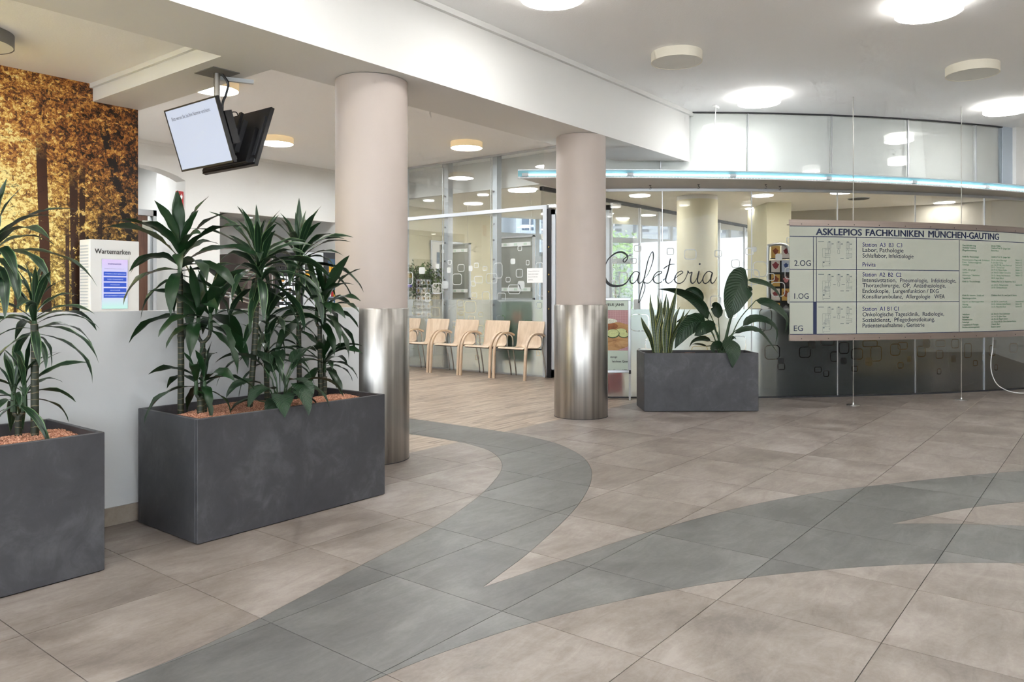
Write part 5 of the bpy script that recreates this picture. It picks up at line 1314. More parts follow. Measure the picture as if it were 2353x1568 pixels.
# ------------------------------------------------------------------ hanging screens
def screens():
    mt = thing('ceiling_mount', 'dark square ceiling plate and pole carrying two screens', 'bracket', (2.93, 5.01, 0))
    MB().box(-0.10, 0.10, -0.125, 0.125, ZB - 0.006, ZB - 0.0005).build('ceiling_plate', M['lampgrey'], mt)
    auto_smooth(MB().tube([(0.0, 0, ZB - 0.006), (0.0, 0, 2.22)], 0.021, 16).build('pole', M['steel'], mt), 1.0)
    auto_smooth(MB().tube([tuple(p) for p in catmull([(0.02, -0.03, ZB - 0.01), (0.06, -0.04, 2.70), (0.05, -0.03, 2.62), (0.03, -0.02, 2.55), (0.03, -0.02, 2.40)], 6)], 0.009, 8).build('cable', M['black'], mt), 1.2)
    MB().box(0.05, 0.08, -0.25, -0.0, ZB - 0.035, ZB - 0.007).build('cable_duct', M['alu_paint'], mt, rot=(0, 0, 1.1))
    MB().box(-0.13, 0.13, -0.03, 0.03, 2.30, 2.34).build('cross_bar', M['black'], mt)
    W, H, tilt = 0.672, 0.438, math.radians(17.6)
    for sgn, cx, lab in ((-1, 2.782, 'switched on queue screen facing left with a line of German text'), (1, 3.088, 'black rear side of the second hanging screen')):
        t = thing('queue_screen', lab, 'screen', (cx, 4.995, 2.300), 0, 'screens hanging from the ceiling')
        # local frame: face normal n (out and down), up u, width along y
        u = Vector((sgn * math.sin(tilt), 0, math.cos(tilt))); n = Vector((sgn * math.cos(tilt), 0, -math.sin(tilt))); w = Vector((0, 1, 0))
        def B(name, a0, a1, b0, b1, c0, c1, mat):
            v = [w * a + u * b + n * c for a, b, c in ((a0, b0, c0), (a1, b0, c0), (a1, b1, c0), (a0, b1, c0), (a0, b0, c1), (a1, b0, c1), (a1, b1, c1), (a0, b1, c1))]
            return add_obj(name, new_mesh(name, v, [(3, 2, 1, 0), (4, 5, 6, 7), (0, 1, 5, 4), (1, 2, 6, 5), (2, 3, 7, 6), (3, 0, 4, 7)], M[mat]), t)
        B('casing', -W / 2, W / 2, -H / 2, H / 2, -0.022, 0.0, 'black')
        bez = MB()
        for (a0, a1, b0, b1) in ((-W / 2, W / 2, H / 2 - 0.010, H / 2), (-W / 2, W / 2, -H / 2, -H / 2 + 0.014), (-W / 2, -W / 2 + 0.010, -H / 2, H / 2), (W / 2 - 0.010, W / 2, -H / 2, H / 2)):
            v = [w * a + u * b + n * c for a, b, c in ((a0, b0, 0), (a1, b0, 0), (a1, b1, 0), (a0, b1, 0), (a0, b0, .005), (a1, b0, .005), (a1, b1, .005), (a0, b1, .005))]
            bez.add(v, [(3, 2, 1, 0), (4, 5, 6, 7), (0, 1, 5, 4), (1, 2, 6, 5), (2, 3, 7, 6), (3, 0, 4, 7)])
        bez.build('bezel', M['black'], t)
        B('display', -W / 2 + 0.010, W / 2 - 0.010, -H / 2 + 0.014, H / 2 - 0.010, 0.0, 0.002, 'screen')
        if sgn < 0:
            text_part('Bitte warten Sie, bis Ihre Nummer erscheint.', 0.024, 0.50, lambda x, y: w * (0.27 - x) + u * (0.135 + y) + n * 0.0026, M['ink'], t, 'screen_text')
        B('rear_housing', -0.26, 0.26, -0.20, 0.06, -0.05, -0.022, 'black')
        B('electronics_box', -0.14, 0.18, -0.12, 0.12, -0.085, -0.05, 'dark')
        for a in (-0.10, 0.10): B('mounting_rail', a - 0.015, a + 0.015, -0.17, 0.17, -0.105, -0.085, 'black')
        B('rear_rib', -0.33, 0.33, -0.205, -0.18, -0.032, -0.022, 'dark'); B('rear_rib', 0.27, 0.30, -0.15, 0.15, -0.030, -0.022, 'dark'); B('rear_rib', -0.31, -0.28, -0.15, 0.15, -0.030, -0.022, 'dark')
        B('connector', -0.06, -0.02, -0.16, -0.14, -0.06, -0.05, 'alu'); B('connector', 0.02, 0.05, -0.165, -0.14, -0.06, -0.05, 'paper')
        if sgn < 0:
            B('media_player', -0.30, -0.18, -0.10, 0.12, -0.11, -0.055, 'black')
        cb = [w * -0.05 + u * 0.1 + n * -0.06, w * -0.02 + u * 0.19 + n * -0.09, w * 0.05 + u * 0.16 + n * -0.12, w * 0.08 + u * 0.05 + n * -0.10]
        auto_smooth(MB().tube([tuple(p) for p in catmull([tuple(q) for q in cb], 6)], 0.004, 6).build('signal_cable', M['black'], t), 1.2)
screens()

# ------------------------------------------------------------------ ticket kiosk
kx0, kx1, ky0, ky1, kz = 2.625, 3.005, 6.31, 6.50, 1.638
ks = thing('ticket_kiosk', 'white queue ticket kiosk with touch screen in front of the forest mural', 'kiosk', (kx0, ky0, 0))
KW = kx1 - kx0
MB().bevbox(0, KW, 0, ky1 - ky0, 0.02, kz, 0.004).build('body', M['paper'], ks)
MB().box(-0.03, KW + 0.03, -0.03, ky1 - ky0, 0.0, 0.02).build('base_plate', M['alu'], ks)
for i in range(44):
    MB().box(-0.003, 0.0, 0.03, 0.17, 0.55 + i * 0.024, 0.55 + i * 0.024 + 0.012).build('side_louvre', M['alu_paint'], ks)
text_part('Wartemarken', 0.037, 0.275, lambda x, y: (0.035 + x, -0.0008, 1.528 + y), M['ink_grey'], ks, 'kiosk_title', 0.02)
MB().box(0.085, 0.288, -0.004, 0.0, 1.09, 1.487).build('screen_bezel', M['alu_paint'], ks)
kscr = NT('kiosk_screen')
sz_ = kscr.n('ShaderNodeSeparateXYZ'); kscr.l(kscr.pos(), sz_.inputs[0])
cc = kscr.ramp(kscr.math('MULTIPLY', kscr.math('SUBTRACT', sz_.outputs[2], 1.09), 2.5), [(0.0, S(196, 255, 236)), (0.25, S(224, 226, 255)), (0.75, S(216, 214, 255)), (1.0, S(232, 206, 255))])
kscr.l(cc, kscr.b.inputs['Emission Color']); kscr.b.inputs['Emission Strength'].default_value = 0.36; kscr.b.inputs['Base Color'].default_value = (0.1, 0.1, 0.12, 1)
M['kscr'] = kscr.m
M['btn'] = emit('button_blue', S(48, 84, 190), 0.4, False)
M['btn_text'] = emit('button_text', S(220, 230, 255), 0.4, False)
M['scr_text'] = plain('screen_text', S(70, 60, 170), 0.5)
MB().box(0.088, 0.285, -0.006, -0.004, 1.093, 1.484).build('display', M['kscr'], ks)
text_part('WARTENUMMER', 0.011, 0.105, lambda x, y: (0.13 + x, -0.0068, 1.442 + y), M['scr_text'], ks, 'screen_text', 0.02)
text_part('Bitte wählen Sie den gewünschten Fachbereich aus:', 0.005, 0.15, lambda x, y: (0.105 + x, -0.0068, 1.408 + y), M['ink_grey'], ks, 'screen_text')
for i, b in enumerate(('STATIONEN A2 UND B1 (ONKOLOGIE)', 'PATIENTENAUFNAHME', 'PRIVATKLINIK', 'SCHLAFLABOR', 'KRANKENTRANSPORT / SANITÄTER')):
    z = 1.353 - i * 0.0435
    bt = MB().bevbox(0.099, 0.274, -0.009, -0.006, z, z + 0.033, 0.001).build('touch_button', M['btn'], ks)
    text_part(b, 0.008, None if i in (1, 2, 3) else 0.16, lambda x, y, z=z: (0.1865 + x, -0.0095, z + 0.0125 + y), M['btn_text'], bt, 'button_text', 0.0, 'C')

# ------------------------------------------------------------------ vending machines in the niche
def vend(x0, x1, h, label, mat, y0=YB - 0.02):
    t = thing('vending_machine', label, 'vending machine', (x0, y0, 0))
    MB().bevbox(0, x1 - x0, 0, 0.8, 0.02, h, 0.006).build('cabinet', M[mat], t)
    return t, x1 - x0
t, w = vend(6.74, 7.23, 1.86, 'brown vending cabinet left of the coffee machine', 'brown_panel')
MB().box(w - 0.09, w - 0.085, -0.003, 0, 0.1, 1.8).build('door_seam', M['dark'], t); MB().box(w - 0.06, w - 0.045, -0.006, 0, 0.1, 1.84).build('trim_strip', M['alu'], t)
t, w = vend(7.24, 7.76, 1.90, 'black coffee machine with rows of lit drink pictures', 'black')
text_part('LATTE', 0.055, 0.16, lambda x, y: (0.07 + x, -0.003, 1.62 + y), M['paper'], t, 'front_lettering', 0.01)
text_part('MACCHIATO', 0.04, 0.22, lambda x, y: (0.12 + x, -0.003, 1.70 + y), M['paper'], t, 'front_lettering', 0.01)
M['lit_white'] = emit('lit_picture', S(236, 238, 250), 0.45, False)
M['coffee'] = plain('coffee_brown', S(120, 78, 44), 0.5); M['coffee2'] = plain('latte_brown', S(206, 150, 84), 0.5)
for r in range(6):
    for c_ in range(3):
        x, z = 0.07 + c_ * 0.135, 1.40 - r * 0.155
        b = MB().box(x, x + 0.115, -0.006, 0, z, z + 0.105).build('drink_picture', M['lit_white'], t)
        MB().lathe([(0.04, 0), (0.04, 0.002)], 16).build('cup_print', M['paper'], b, loc=(x + 0.06, -0.006, z + 0.045), rot=(math.pi / 2, 0, 0))
        MB().lathe([(0.03, 0), (0.03, 0.003)], 16).build('drink_print', M['coffee' if (r + c_) % 3 else 'coffee2'], b, loc=(x + 0.06, -0.006, z + 0.045), rot=(math.pi / 2, 0, 0))
        MB().box(x + 0.08, x + 0.10, -0.008, 0, z - 0.03, z - 0.012).build('select_button', M['lit_white'], b)
t, w = vend(7.77, 8.18, 1.92, 'narrow grey payment panel between two vending machines', 'alu_paint')
MB().box(0.03, 0.18, -0.004, 0, 1.62, 1.78).build('coffee_sign', M['dark'], t)
text_part('Coffee', 0.035, 0.11, lambda x, y: (0.045 + x, -0.005, 1.715 + y), M['paper'], t, 'front_lettering', 0.01)
text_part('TO GO', 0.035, 0.12, lambda x, y: (0.045 + x, -0.005, 1.645 + y), M['paper'], t, 'front_lettering', 0.01)
M['yellow'] = plain('yellow_sticker', S(230, 170, 50), 0.5); M['violet'] = emit('violet_display', S(130, 90, 240), 0.5, False)
MB().box(0.04, 0.17, -0.004, 0, 1.53, 1.61).build('yellow_sticker', M['yellow'], t); MB().box(0.03, 0.17, -0.004, 0, 1.28, 1.42).build('display_frame', M['black'], t); MB().box(0.045, 0.155, -0.006, -0.004, 1.35, 1.41).build('display', M['violet'], t)
t, w = vend(8.19, 8.435, 1.93, 'dark snack machine with blue lit window at the end of the niche', 'dark')
M['blue_glass'] = emit('snack_window', S(70, 100, 130), 0.2, False)
MB().box(0.08, w - 0.01, -0.004, 0, 0.5, 1.82).build('window', M['blue_glass'], t)
for r in range(6):
    MB().box(0.08, w - 0.01, -0.03, -0.004, 0.56 + r * 0.2, 0.57 + r * 0.2).build('shelf', M['alu'], t)
    for c_ in range(3):
        MB().bevbox(0.09 + c_ * 0.048, 0.13 + c_ * 0.048, -0.026, -0.006, 0.575 + r * 0.2, 0.575 + r * 0.2 + random.uniform(0.09, 0.15), 0.004).build('snack_pack', random.choice([M['red'], M['yellow'], M['paper'], M['btn'], M['lit_white']]), t)
nl = thing('niche_lamp', 'small warm spotlight under the top of the vending niche', 'lamp', (6.95, YB + 0.25, NZ))
MB().lathe([(0.05, -0.02), (0.05, -0.001)], 20).build('spot_ring', M['alu'], nl); MB().lathe([(0.04, -0.024), (0.04, -0.02)], 20).build('spot_lens', M['spot'], nl)

# passage behind the arch: wooden door with frame, plate, handrail, fire sign
pd = struct('door_2')
MB().box(5.24, 5.455, 11.2, 11.26, 0, 2.36).build('door_leaf', M['walnut'], pd)
MB().box(5.16, 5.235, 11.18, 11.28, 0, 2.45).build('door_frame', M['alu_paint'], pd); MB().box(5.53, 5.58, 11.18, 11.28, 0, 2.45).build('door_frame', M['alu_paint'], pd)
MB().box(5.46, 5.53, 11.2, 11.22, 0, 2.36).build('door_side_light', M['glass_win'], pd)
MB().box(5.16, 5.58, 11.18, 11.28, 2.365, 2.45).build('door_head', M['alu_paint'], pd)
dp = thing('door_plate', 'pale green plate on the door frame behind the arch', 'plate', (5.36, 11.16, 2.13))
MB().box(0, 0.155, 0, 0.012, 0, 0.16).build('plate_board', M['board'], dp)
fs = thing('fire_sign', 'red fire equipment sign on the wall right of the arch', 'sign', (5.60, YB - 0.004, 2.46))
MB().box(0, 0.115, 0, 0.004, 0, 0.24).build('plate', M['red'], fs)
fl = MB().add([(0.07, -0.0008, 0.12), (0.095, -0.0008, 0.13), (0.10, -0.0008, 0.17), (0.085, -0.0008, 0.21), (0.08, -0.0008, 0.17), (0.065, -0.0008, 0.19)], [(0, 1, 2, 3, 4, 5)])
fl.add([(0.035, -0.0008, 0.05), (0.05, -0.0008, 0.05), (0.065, -0.0008, 0.12), (0.05, -0.0008, 0.13)], [(0, 1, 2, 3)]); fl.build('flame_symbol', M['paper'], fs)
hr = thing('handrail', 'sloping double steel handrail before the back wall', 'handrail', (0, 0, 0))
for dz in (0.0, -0.055):
    auto_smooth(MB().tube([(5.85, YB - 0.35, 1.33 + dz), (7.15, YB - 0.35, 0.98 + dz)], 0.016, 10).build('rail', M['chrome'], hr), 1.0)
for x, z in ((6.25, 1.2), (6.95, 1.0)):
    MB().tube([(x, YB - 0.35, 0), (x, YB - 0.35, z)], 0.018, 10).build('post', M['alu'], hr)

# ------------------------------------------------------------------ cafeteria behind the glass
arcpts = [arcp(GC, GR - 0.22, a)[:2] for a in np.linspace(247, 211.5, 20)]
cafe_poly = arcpts + [(9.45, 5.9), (9.45, YB), (12.8, YB), (21.5, 7.0), (22, 1.0), (16, -3)]
v, f = group_solid([t for P, T in [cdt([cafe_poly], [])] for t in T if in_poly((sum(P[i][0] for i in t) / 3, sum(P[i][1] for i in t) / 3), cafe_poly)], cdt([cafe_poly], [])[0], ZK, ZK + 0.05)
n_ = len(v) // 2
nt_ = [q for q in f if len(q) == 3]
tag(add_obj('ceiling_cafeteria', new_mesh('ceiling_cafeteria', v, f + [tuple(n_ + i for i in q[::-1]) for q in nt_], M['ceil'])), kind='structure')
wallbox('wall_bulkhead', 'white', 9.38, 9.448, 5.9, YB, ZK - 0.003, ZC)
# back of the cafeteria
def dpt(px, d):       # bearing measured in the photo and distance ahead -> floor point
    l = (px - PX0) / FPX * d
    return (math.cos(YAW) * d + math.sin(YAW) * l, math.sin(YAW) * d - math.cos(YAW) * l)
def wall_line(name, a, b, z0, z1, mat, th=0.12, parent=None):
    dx, dy = b[0] - a[0], b[1] - a[1]; L = math.hypot(dx, dy)
    o = MB().box(0, L, 0, th, z0, z1).build(name, M[mat], parent, loc=(a[0], a[1], 0), rot=(0, 0, math.atan2(dy, dx)))
    if parent is None: tag(o, kind='structure')
    return o
pA, pB, pC = dpt(1812, 15.5), dpt(2180, 14.2), dpt(2560, 12.5)
wall_line('wall_cafe_back', pA, pB, 0, ZK, 'cafe_grey'); wall_line('wall_cafe_side', pB, pC, 0, ZK, 'cafe_grey')
q0, q1 = dpt(1762, 14.0), dpt(1818, 14.0)
wall_line('wall_cafe_pier', q0, q1, 0, ZK, 'cafe_wall', 1.2)
yc = thing('yellow_column', 'pale yellow round column inside the cafeteria behind the lettering', 'column', (12.274, 5.728, 0))
auto_smooth(MB().lathe([(0.345, 0), (0.345, ZK - 0.07)], 56).build('shaft', M['cafe_wall'], yc)); auto_smooth(MB().lathe([(0.345, ZK - 0.07), (0.345, ZK - 0.002)], 56).build('top_band', M['white'], yc))

# inner glass partition
ip = struct('wall_glass_partition')
xs = [9.6, 10.65, 11.7, 12.72, 13.5, 14.9, 16.37, 17.83, 19.2]
for a, b in zip(xs, xs[1:]):
    MB().box(a + 0.004, b - 0.004, 7.095, 7.105, 0.02, ZK - 0.06).build('glass_pane', M['glass_win'], ip)
    MB().box(b - 0.012, b + 0.012, 7.08, 7.12, 0, ZK).build('partition_post', M['alu'], ip)
MB().box(xs[0], xs[-1], 7.07, 7.13, ZK - 0.06, ZK).build('partition_rail', M['dark'], ip)

# outer window front
fa, fbp = Vector((12.8, YB, 0)), Vector((20.6, 7.2, 0))
fd = fbp - fa; FL = fd.length; fang = math.atan2(fd.y, fd.x)
nb = 9
bw_ = FL / nb
for i in range(nb):
    wd = struct('window_%d' % (i + 1), tuple(fa + fd * (i / nb))); wd.rotation_euler = (0, 0, fang)
    fr = MB()
    fr.box(0, 0.09, -0.05, 0.05, 0, 3.3)
    for z0, z1 in ((0, 0.12), (1.95, 2.07), (2.45, 2.57), (3.2, 3.3)): fr.box(0.09, bw_, -0.045, 0.045, z0, z1)
    fr.build('window_frame', M['frame_grey'], wd)
    MB().box(0.09, bw_, -0.006, 0.006, 0.12, 1.95).build('pane', M['glass_win'], wd); MB().box(0.09, bw_, -0.006, 0.006, 2.07, 2.45).build('pane', M['glass_win'], wd); MB().box(0.09, bw_, -0.006, 0.006, 2.57, 3.2).build('pane', M['glass_win'], wd)
    if i % 3 == 1:
        sash = MB()
        for b in ((0.12, bw_ - 0.03, -0.07, -0.045, 0.15, 0.23), (0.12, bw_ - 0.03, -0.07, -0.045, 1.84, 1.92), (0.12, 0.2, -0.07, -0.045, 0.23, 1.84), (bw_ - 0.11, bw_ - 0.03, -0.07, -0.045, 0.23, 1.84)): sash.box(*b)
        sash.build('window_sash', M['frame_grey'], wd)

# lamps, smoke detector and spots of the cafeteria ceiling
def flush(px, py, z, lit, label, r=0.17):
    d = (z - EYE) * FPX / (PY0 - py); x, y = dpt(px, d)
    t = thing('flush_lamp', label, 'ceiling lamp', (x, y, z), 0, 'flush lamps in the cafeteria ceiling')
    MB().lathe([(r, -0.012), (r + 0.012, -0.012), (r + 0.012, -0.0008)], 32, cap=False).build('lamp_ring', M['alu_paint'], t)
    MB().lathe([(r, -0.014), (r, -0.004)], 32).build('lamp_lens', M['lamp_flush' if lit else 'dark'], t)
flush(1470, 449, ZK, True, 'lit flush lamp in the cafeteria ceiling above the letter f')
flush(1752, 449, ZK, True, 'lit flush lamp in the cafeteria ceiling right of the yellow column')
flush(1973, 456, ZK, False, 'unlit dark flush lamp just above the directory board title')
flush(2030, 493, ZK, True, 'lit flush lamp directly over the middle of the directory board')
flush(2170, 465, ZK, True, 'lit flush lamp left of the second hanging rod')
flush(2187, 505, ZK, True, 'lit flush lamp lowest above the right part of the directory board')
flush(2345, 476, ZK, True, 'lit flush lamp at the right picture edge under the canopy')
flush(1200, 437, ZK, True, 'lit flush lamp behind the glass over the armchairs', 0.22)
flush(985, 460, ZK, True, 'small lit flush lamp behind the upper glass near the near column', 0.09)
flush(1110, 447, ZK, True, 'small lit flush lamp behind the upper glass over the middle chair', 0.09)
flush(1393, 490, ZK, True, 'lit flush lamp beyond the inner partition beside the far column', 0.15)
flush(1490, 494, ZK, True, 'lit flush lamp beyond the inner partition above the lettering', 0.15)
for x, y in ((10.6, 9.4), (11.8, 8.4), (13.6, 8.8), (11.2, 3.4), (13.2, 3.6), (14.6, 5.6), (13.4, 1.6)):  # extra unseen lamps, added to raise the cafeteria's brightness
    t = thing('flush_lamp', 'added flush lamp brightening the cafeteria, hidden from view', 'ceiling lamp', (x, y, ZK), 0, 'added hidden flush lamps of the cafeteria')
    MB().lathe([(0.17, -0.012), (0.182, -0.012), (0.182, -0.0008)], 32, cap=False).build('lamp_ring', M['alu_paint'], t); MB().lathe([(0.17, -0.014), (0.17, -0.004)], 32).build('lamp_lens', M['lamp_flush'], t)
x, y = dpt(1787, 1.7 * FPX / (PY0 - 468))
sd = thing('smoke_detector', 'white smoke detector on the cafeteria ceiling', 'smoke detector', (x, y, ZK))
auto_smooth(MB().lathe([(0.085, -0.0008), (0.085, -0.025), (0.06, -0.045)], 28).build('housing', M['paper'], sd)); MB().lathe([(0.04, -0.045), (0.04, -0.085)], 20).build('sensor_cage', M['dark'], sd)

# dark cabinet and brown counter close behind the frosted glass
dc_ = thing('dark_cabinet', 'dark cabinet blurred behind the frosted glass left of the directory board', 'cabinet')
auto_smooth(MB().arc_wall(GC, GR - 0.75, GR - 0.07, 223.3, 228.2, 0.02, 1.0, 6).build('cabinet_body', M['black'], dc_))
auto_smooth(MB().arc_wall(GC, GR - 0.77, GR - 0.05, 223.2, 228.3, 1.0, 1.03, 6).build('cabinet_top', M['dark'], dc_))
M['counter'] = wood_mat('counter_wood', S(140, 116, 74), S(166, 142, 98), S(184, 160, 116), (2, 2, 14), 0.5)
ct = thing('serving_counter', 'olive brown counter blurred behind the frosted glass under the directory board', 'counter')
auto_smooth(MB().arc_wall(GC, GR - 1.0, GR - 0.38, 228.9, 247, 0.22, 0.98, 16).build('counter_front', M['counter'], ct)); auto_smooth(MB().arc_wall(GC, GR - 0.95, GR - 0.44, 228.9, 247, 0.0, 0.22, 16).build('counter_plinth', M['dark'], ct)); auto_smooth(MB().arc_wall(GC, GR - 1.05, GR - 0.35, 228.8, 247, 0.98, 1.01, 16).build('counter_top', M['counter'], ct))

# postcard rack
rx, ry = dpt(1803, 11.0)
rk = thing('card_rack', 'steel postcard rack with colourful cards behind the glass left of the board', 'rack', (rx, ry, 0), YAW - math.pi / 2)
auto_smooth(MB().tube([tuple(p) for p in catmull([(-0.24, 0, 0), (-0.24, 0, 1.2), (-0.24, 0, 1.84), (-0.20, 0, 1.92), (-0.05, 0, 1.935), (0.04, 0, 1.90), (0.07, 0, 1.80)], 5)], 0.021, 10).build('tube_frame', M['alu'], rk), 1.2)
auto_smooth(MB().tube([(0.42, 0, 0), (0.42, 0, 1.8)], 0.021, 10).build('tube_frame', M['alu'], rk), 1.2)
MB().box(-0.2, 0.42, 0.05, 0.07, 0.1, 1.70).build('back_board', M['dark'], rk)
MB().box(-0.26, 0.46, -0.22, 0.24, 0, 0.02).build('foot_plate', M['alu'], rk)
cols = [((236, 226, 220), (150, 60, 70)), ((70, 54, 56), (214, 136, 140)), ((206, 214, 232), (70, 90, 150)), ((224, 176, 96), (150, 70, 40)), ((66, 84, 110), (200, 205, 214)), ((34, 34, 38), (120, 120, 126))]
for r in range(8):
    MB().box(-0.19, 0.41, 0.0, 0.05, 0.30 + r * 0.205 - 0.012, 0.30 + r * 0.205).build('card_shelf', M['dark'], rk)
    for c_ in range(4):
        bg, fg = cols[(r * 3 + c_ * 2 + (r * c_) % 3) % 6]
        z = 0.30 + r * 0.205
        cd = thing('greeting_card', '%s card, %s row of the rack, %s from its left' % (['white heart', 'dark blossom', 'pale blue', 'orange', 'slate blue', 'black'][(r * 3 + c_ * 2 + (r * c_) % 3) % 6], ['lowest', 'second lowest', 'third lowest', 'fourth lowest', 'fourth highest', 'third highest', 'second highest', 'topmost'][r], ['first', 'second', 'third', 'fourth'][c_]), 'card', (rx, ry, 0), YAW - math.pi / 2, 'greeting cards in the rack')
        key = 'card%d%d%d' % bg
        if key not in M: M[key] = plain(key, S(*bg), 0.5)
        kf = 'cardf%d%d%d' % fg
        if kf not in M: M[kf] = plain(kf, S(*fg), 0.5, noise=0.35, nscale=60)
        x = -0.185 + c_ * 0.15
        MB().box(x, x + 0.125, 0.022, 0.026, z + 0.001, z + 0.175).build('card_sheet', M[key], cd)
        s_ = random.uniform(0.03, 0.045); zz = z + 0.10
        MB().add([(x + 0.0625 + s_ * math.cos(a) * (1 + 0.2 * math.sin(5 * a)), 0.0212, zz + s_ * math.sin(a) * (1 + 0.2 * math.cos(4 * a))) for a in np.linspace(0, 2 * math.pi, 18, endpoint=False)], [tuple(range(18))]).build('card_picture', M[kf], cd)

# poster stand at the glass, half behind the far column
ex, ey = dpt(1449.5, 8.72)
pr = math.radians(-52.0)
ps = thing('poster_stand', 'aluminium poster stand with sandwich advert between far column and planter', 'poster stand', (ex, ey, 0), pr)
W_, Z0, Z1 = 0.64, 0.315, 1.17
fr = MB(); fr.bevbox(-W_, 0, -0.016, 0.0, Z1 - 0.032, Z1, 0.004); fr.bevbox(-W_, 0, -0.016, 0.0, Z0, Z0 + 0.032, 0.004); fr.bevbox(-W_, -W_ + 0.032, -0.016, 0.0, Z0 + 0.032, Z1 - 0.032, 0.004); fr.bevbox(-0.032, 0, -0.016, 0.0, Z0 + 0.032, Z1 - 0.032, 0.004)
fr.build('clip_frame', M['alu'], ps)
M['poster_green'] = plain('poster_green', S(206, 220, 206), 0.4)
MB().box(-W_ + 0.03, -0.03, -0.008, -0.002, Z0 + 0.03, Z1 - 0.03).build('poster_sheet', M['poster_green'], ps)
for sx in (-W_ + 0.012, -0.012):
    MB().box(sx - 0.01, sx + 0.01, -0.014, 0.008, 0.001, Z0).build('leg', M['alu_paint'], ps)
    MB().box(sx - 0.012, sx + 0.012, -0.018, 0.004, Z0 - 0.012, Z0 + 0.03).build('corner_cap', M['dark'], ps)
PX_ = lambda px: (px - 1449.5) * 8.72 / FPX * 1.06
PZ_ = lambda py: EYE - (py - PY0) * 8.72 / FPX
pc = lambda d=0.0: (lambda x, z: (x, -0.0088 - d, z))
M['cloth'] = NT('checked_cloth').m
kc = [None]
def cloth_mat():
    k = NT('checked_cloth_print')
    w1 = k.n('ShaderNodeTexWave'); w1.inputs['Scale'].default_value = 26; k.l(k.mapping(k.obj(), (1, 0, 0.5)), w1.inputs['Vector'])
    w2 = k.n('ShaderNodeTexWave'); w2.bands_direction = 'Z'; w2.inputs['Scale'].default_value = 30; k.l(k.obj(), w2.inputs['Vector'])
    k.l(k.mix(k.math('MULTIPLY', k.math('ADD', w1.outputs[1], w2.outputs[1]), 0.5), S(150, 52, 66), S(232, 202, 202)), k.b.inputs['Base Color'])
    return k.m
M['cloth'] = cloth_mat(); M['board_wood'] = wood_mat('board_print', S(150, 104, 58), S(190, 142, 88), S(208, 164, 112), (6, 6, 20), 0.5)
M['crust'] = plain('bread_print', S(150, 88, 42), 0.5, noise=0.3, nscale=20); M['cream'] = plain('cream_print', S(232, 232, 214), 0.5, noise=0.3, nscale=70)
M['cuke'] = plain('cucumber_print', S(208, 214, 150), 0.5, noise=0.15, nscale=50); M['cuke_skin'] = plain('cucumber_skin', S(46, 74, 34), 0.5)
zt, zb = PZ_(713), PZ_(806); xl, xr = -W_ + 0.032, PX_(1448)
def flat(name, pts, mat, d): return MB().add([pc(d)(x, z) for x, z in pts], [tuple(range(len(pts)))]).build(name, M[mat], ps)
flat('photo_print', [(xl, zb), (xr, zb), (xr, zt), (xl, zt)], 'cloth', 0)
flat('board_print', [(xl, PZ_(804)), (PX_(1420), PZ_(805)), (PX_(1440), PZ_(798)), (xr, PZ_(790)), (xr, PZ_(748)), (PX_(1425), PZ_(741)), (xl, PZ_(735))], 'board_wood', 0.0003)
ell = lambda cx, cz, rx_, rz_, n=20, t0=0.0: [(cx + rx_ * math.cos(t0 + 2 * math.pi * i / n), cz + rz_ * math.sin(t0 + 2 * math.pi * i / n)) for i in range(n)]
flat('bread_print', ell(PX_(1392), PZ_(750), 0.155, 0.052), 'crust', 0.0006); flat('spread_print', ell(PX_(1396), PZ_(738), 0.125, 0.030), 'cream', 0.0009)
for cx, cy, r1, r2, d in ((1428, 762, .068, .034, .0009), (1434, 770, .060, .034, .0012), (1410, 767, .078, .052, .0016)):
    flat('cucumber_skin_print', ell(PX_(cx), PZ_(cy), r1, r2), 'cuke_skin', d); flat('cucumber_print', ell(PX_(cx), PZ_(cy - 1), r1 * .9, r2 * .86), 'cuke', d + .0002)
for body, py, px1, h in (('NEUE JAHR', 703.5, 1435, 0.030), ('stange', 822.5, 1420, 0.022), ('leichten Quark', 833, 1446.5, 0.022), ('für nur 1,99 €', 853.5, 1446.5, 0.022)):
    text_part(body, h, None, lambda x, y, py=py, px1=px1: pc(0.0004)(PX_(px1) + x, PZ_(py) + y), M['ink'], ps, 'poster_text', 0.018, 'R')
# ice cream sign blurred behind the glass
ic = thing('red_ice_sign', 'red sign with pale heart blurred behind the glass below the poster', 'sign', (*dpt(1402, 9.5), 0), YAW - math.pi / 2)
MB().bevbox(-0.16, 0.16, 0, 0.03, 0.0, 0.42, 0.01).build('sign_board', M['red'], ic)
MB().add([(0.10 * 16 * math.sin(t) ** 3 / 16 - 0.02, -0.001, 0.30 + 0.006 * (13 * math.cos(t) - 5 * math.cos(2 * t) - 2 * math.cos(3 * t) - math.cos(4 * t))) for t in np.linspace(0, 2 * math.pi, 28, endpoint=False)], [tuple(range(28))]).build('heart_print', M['paper'], ic)

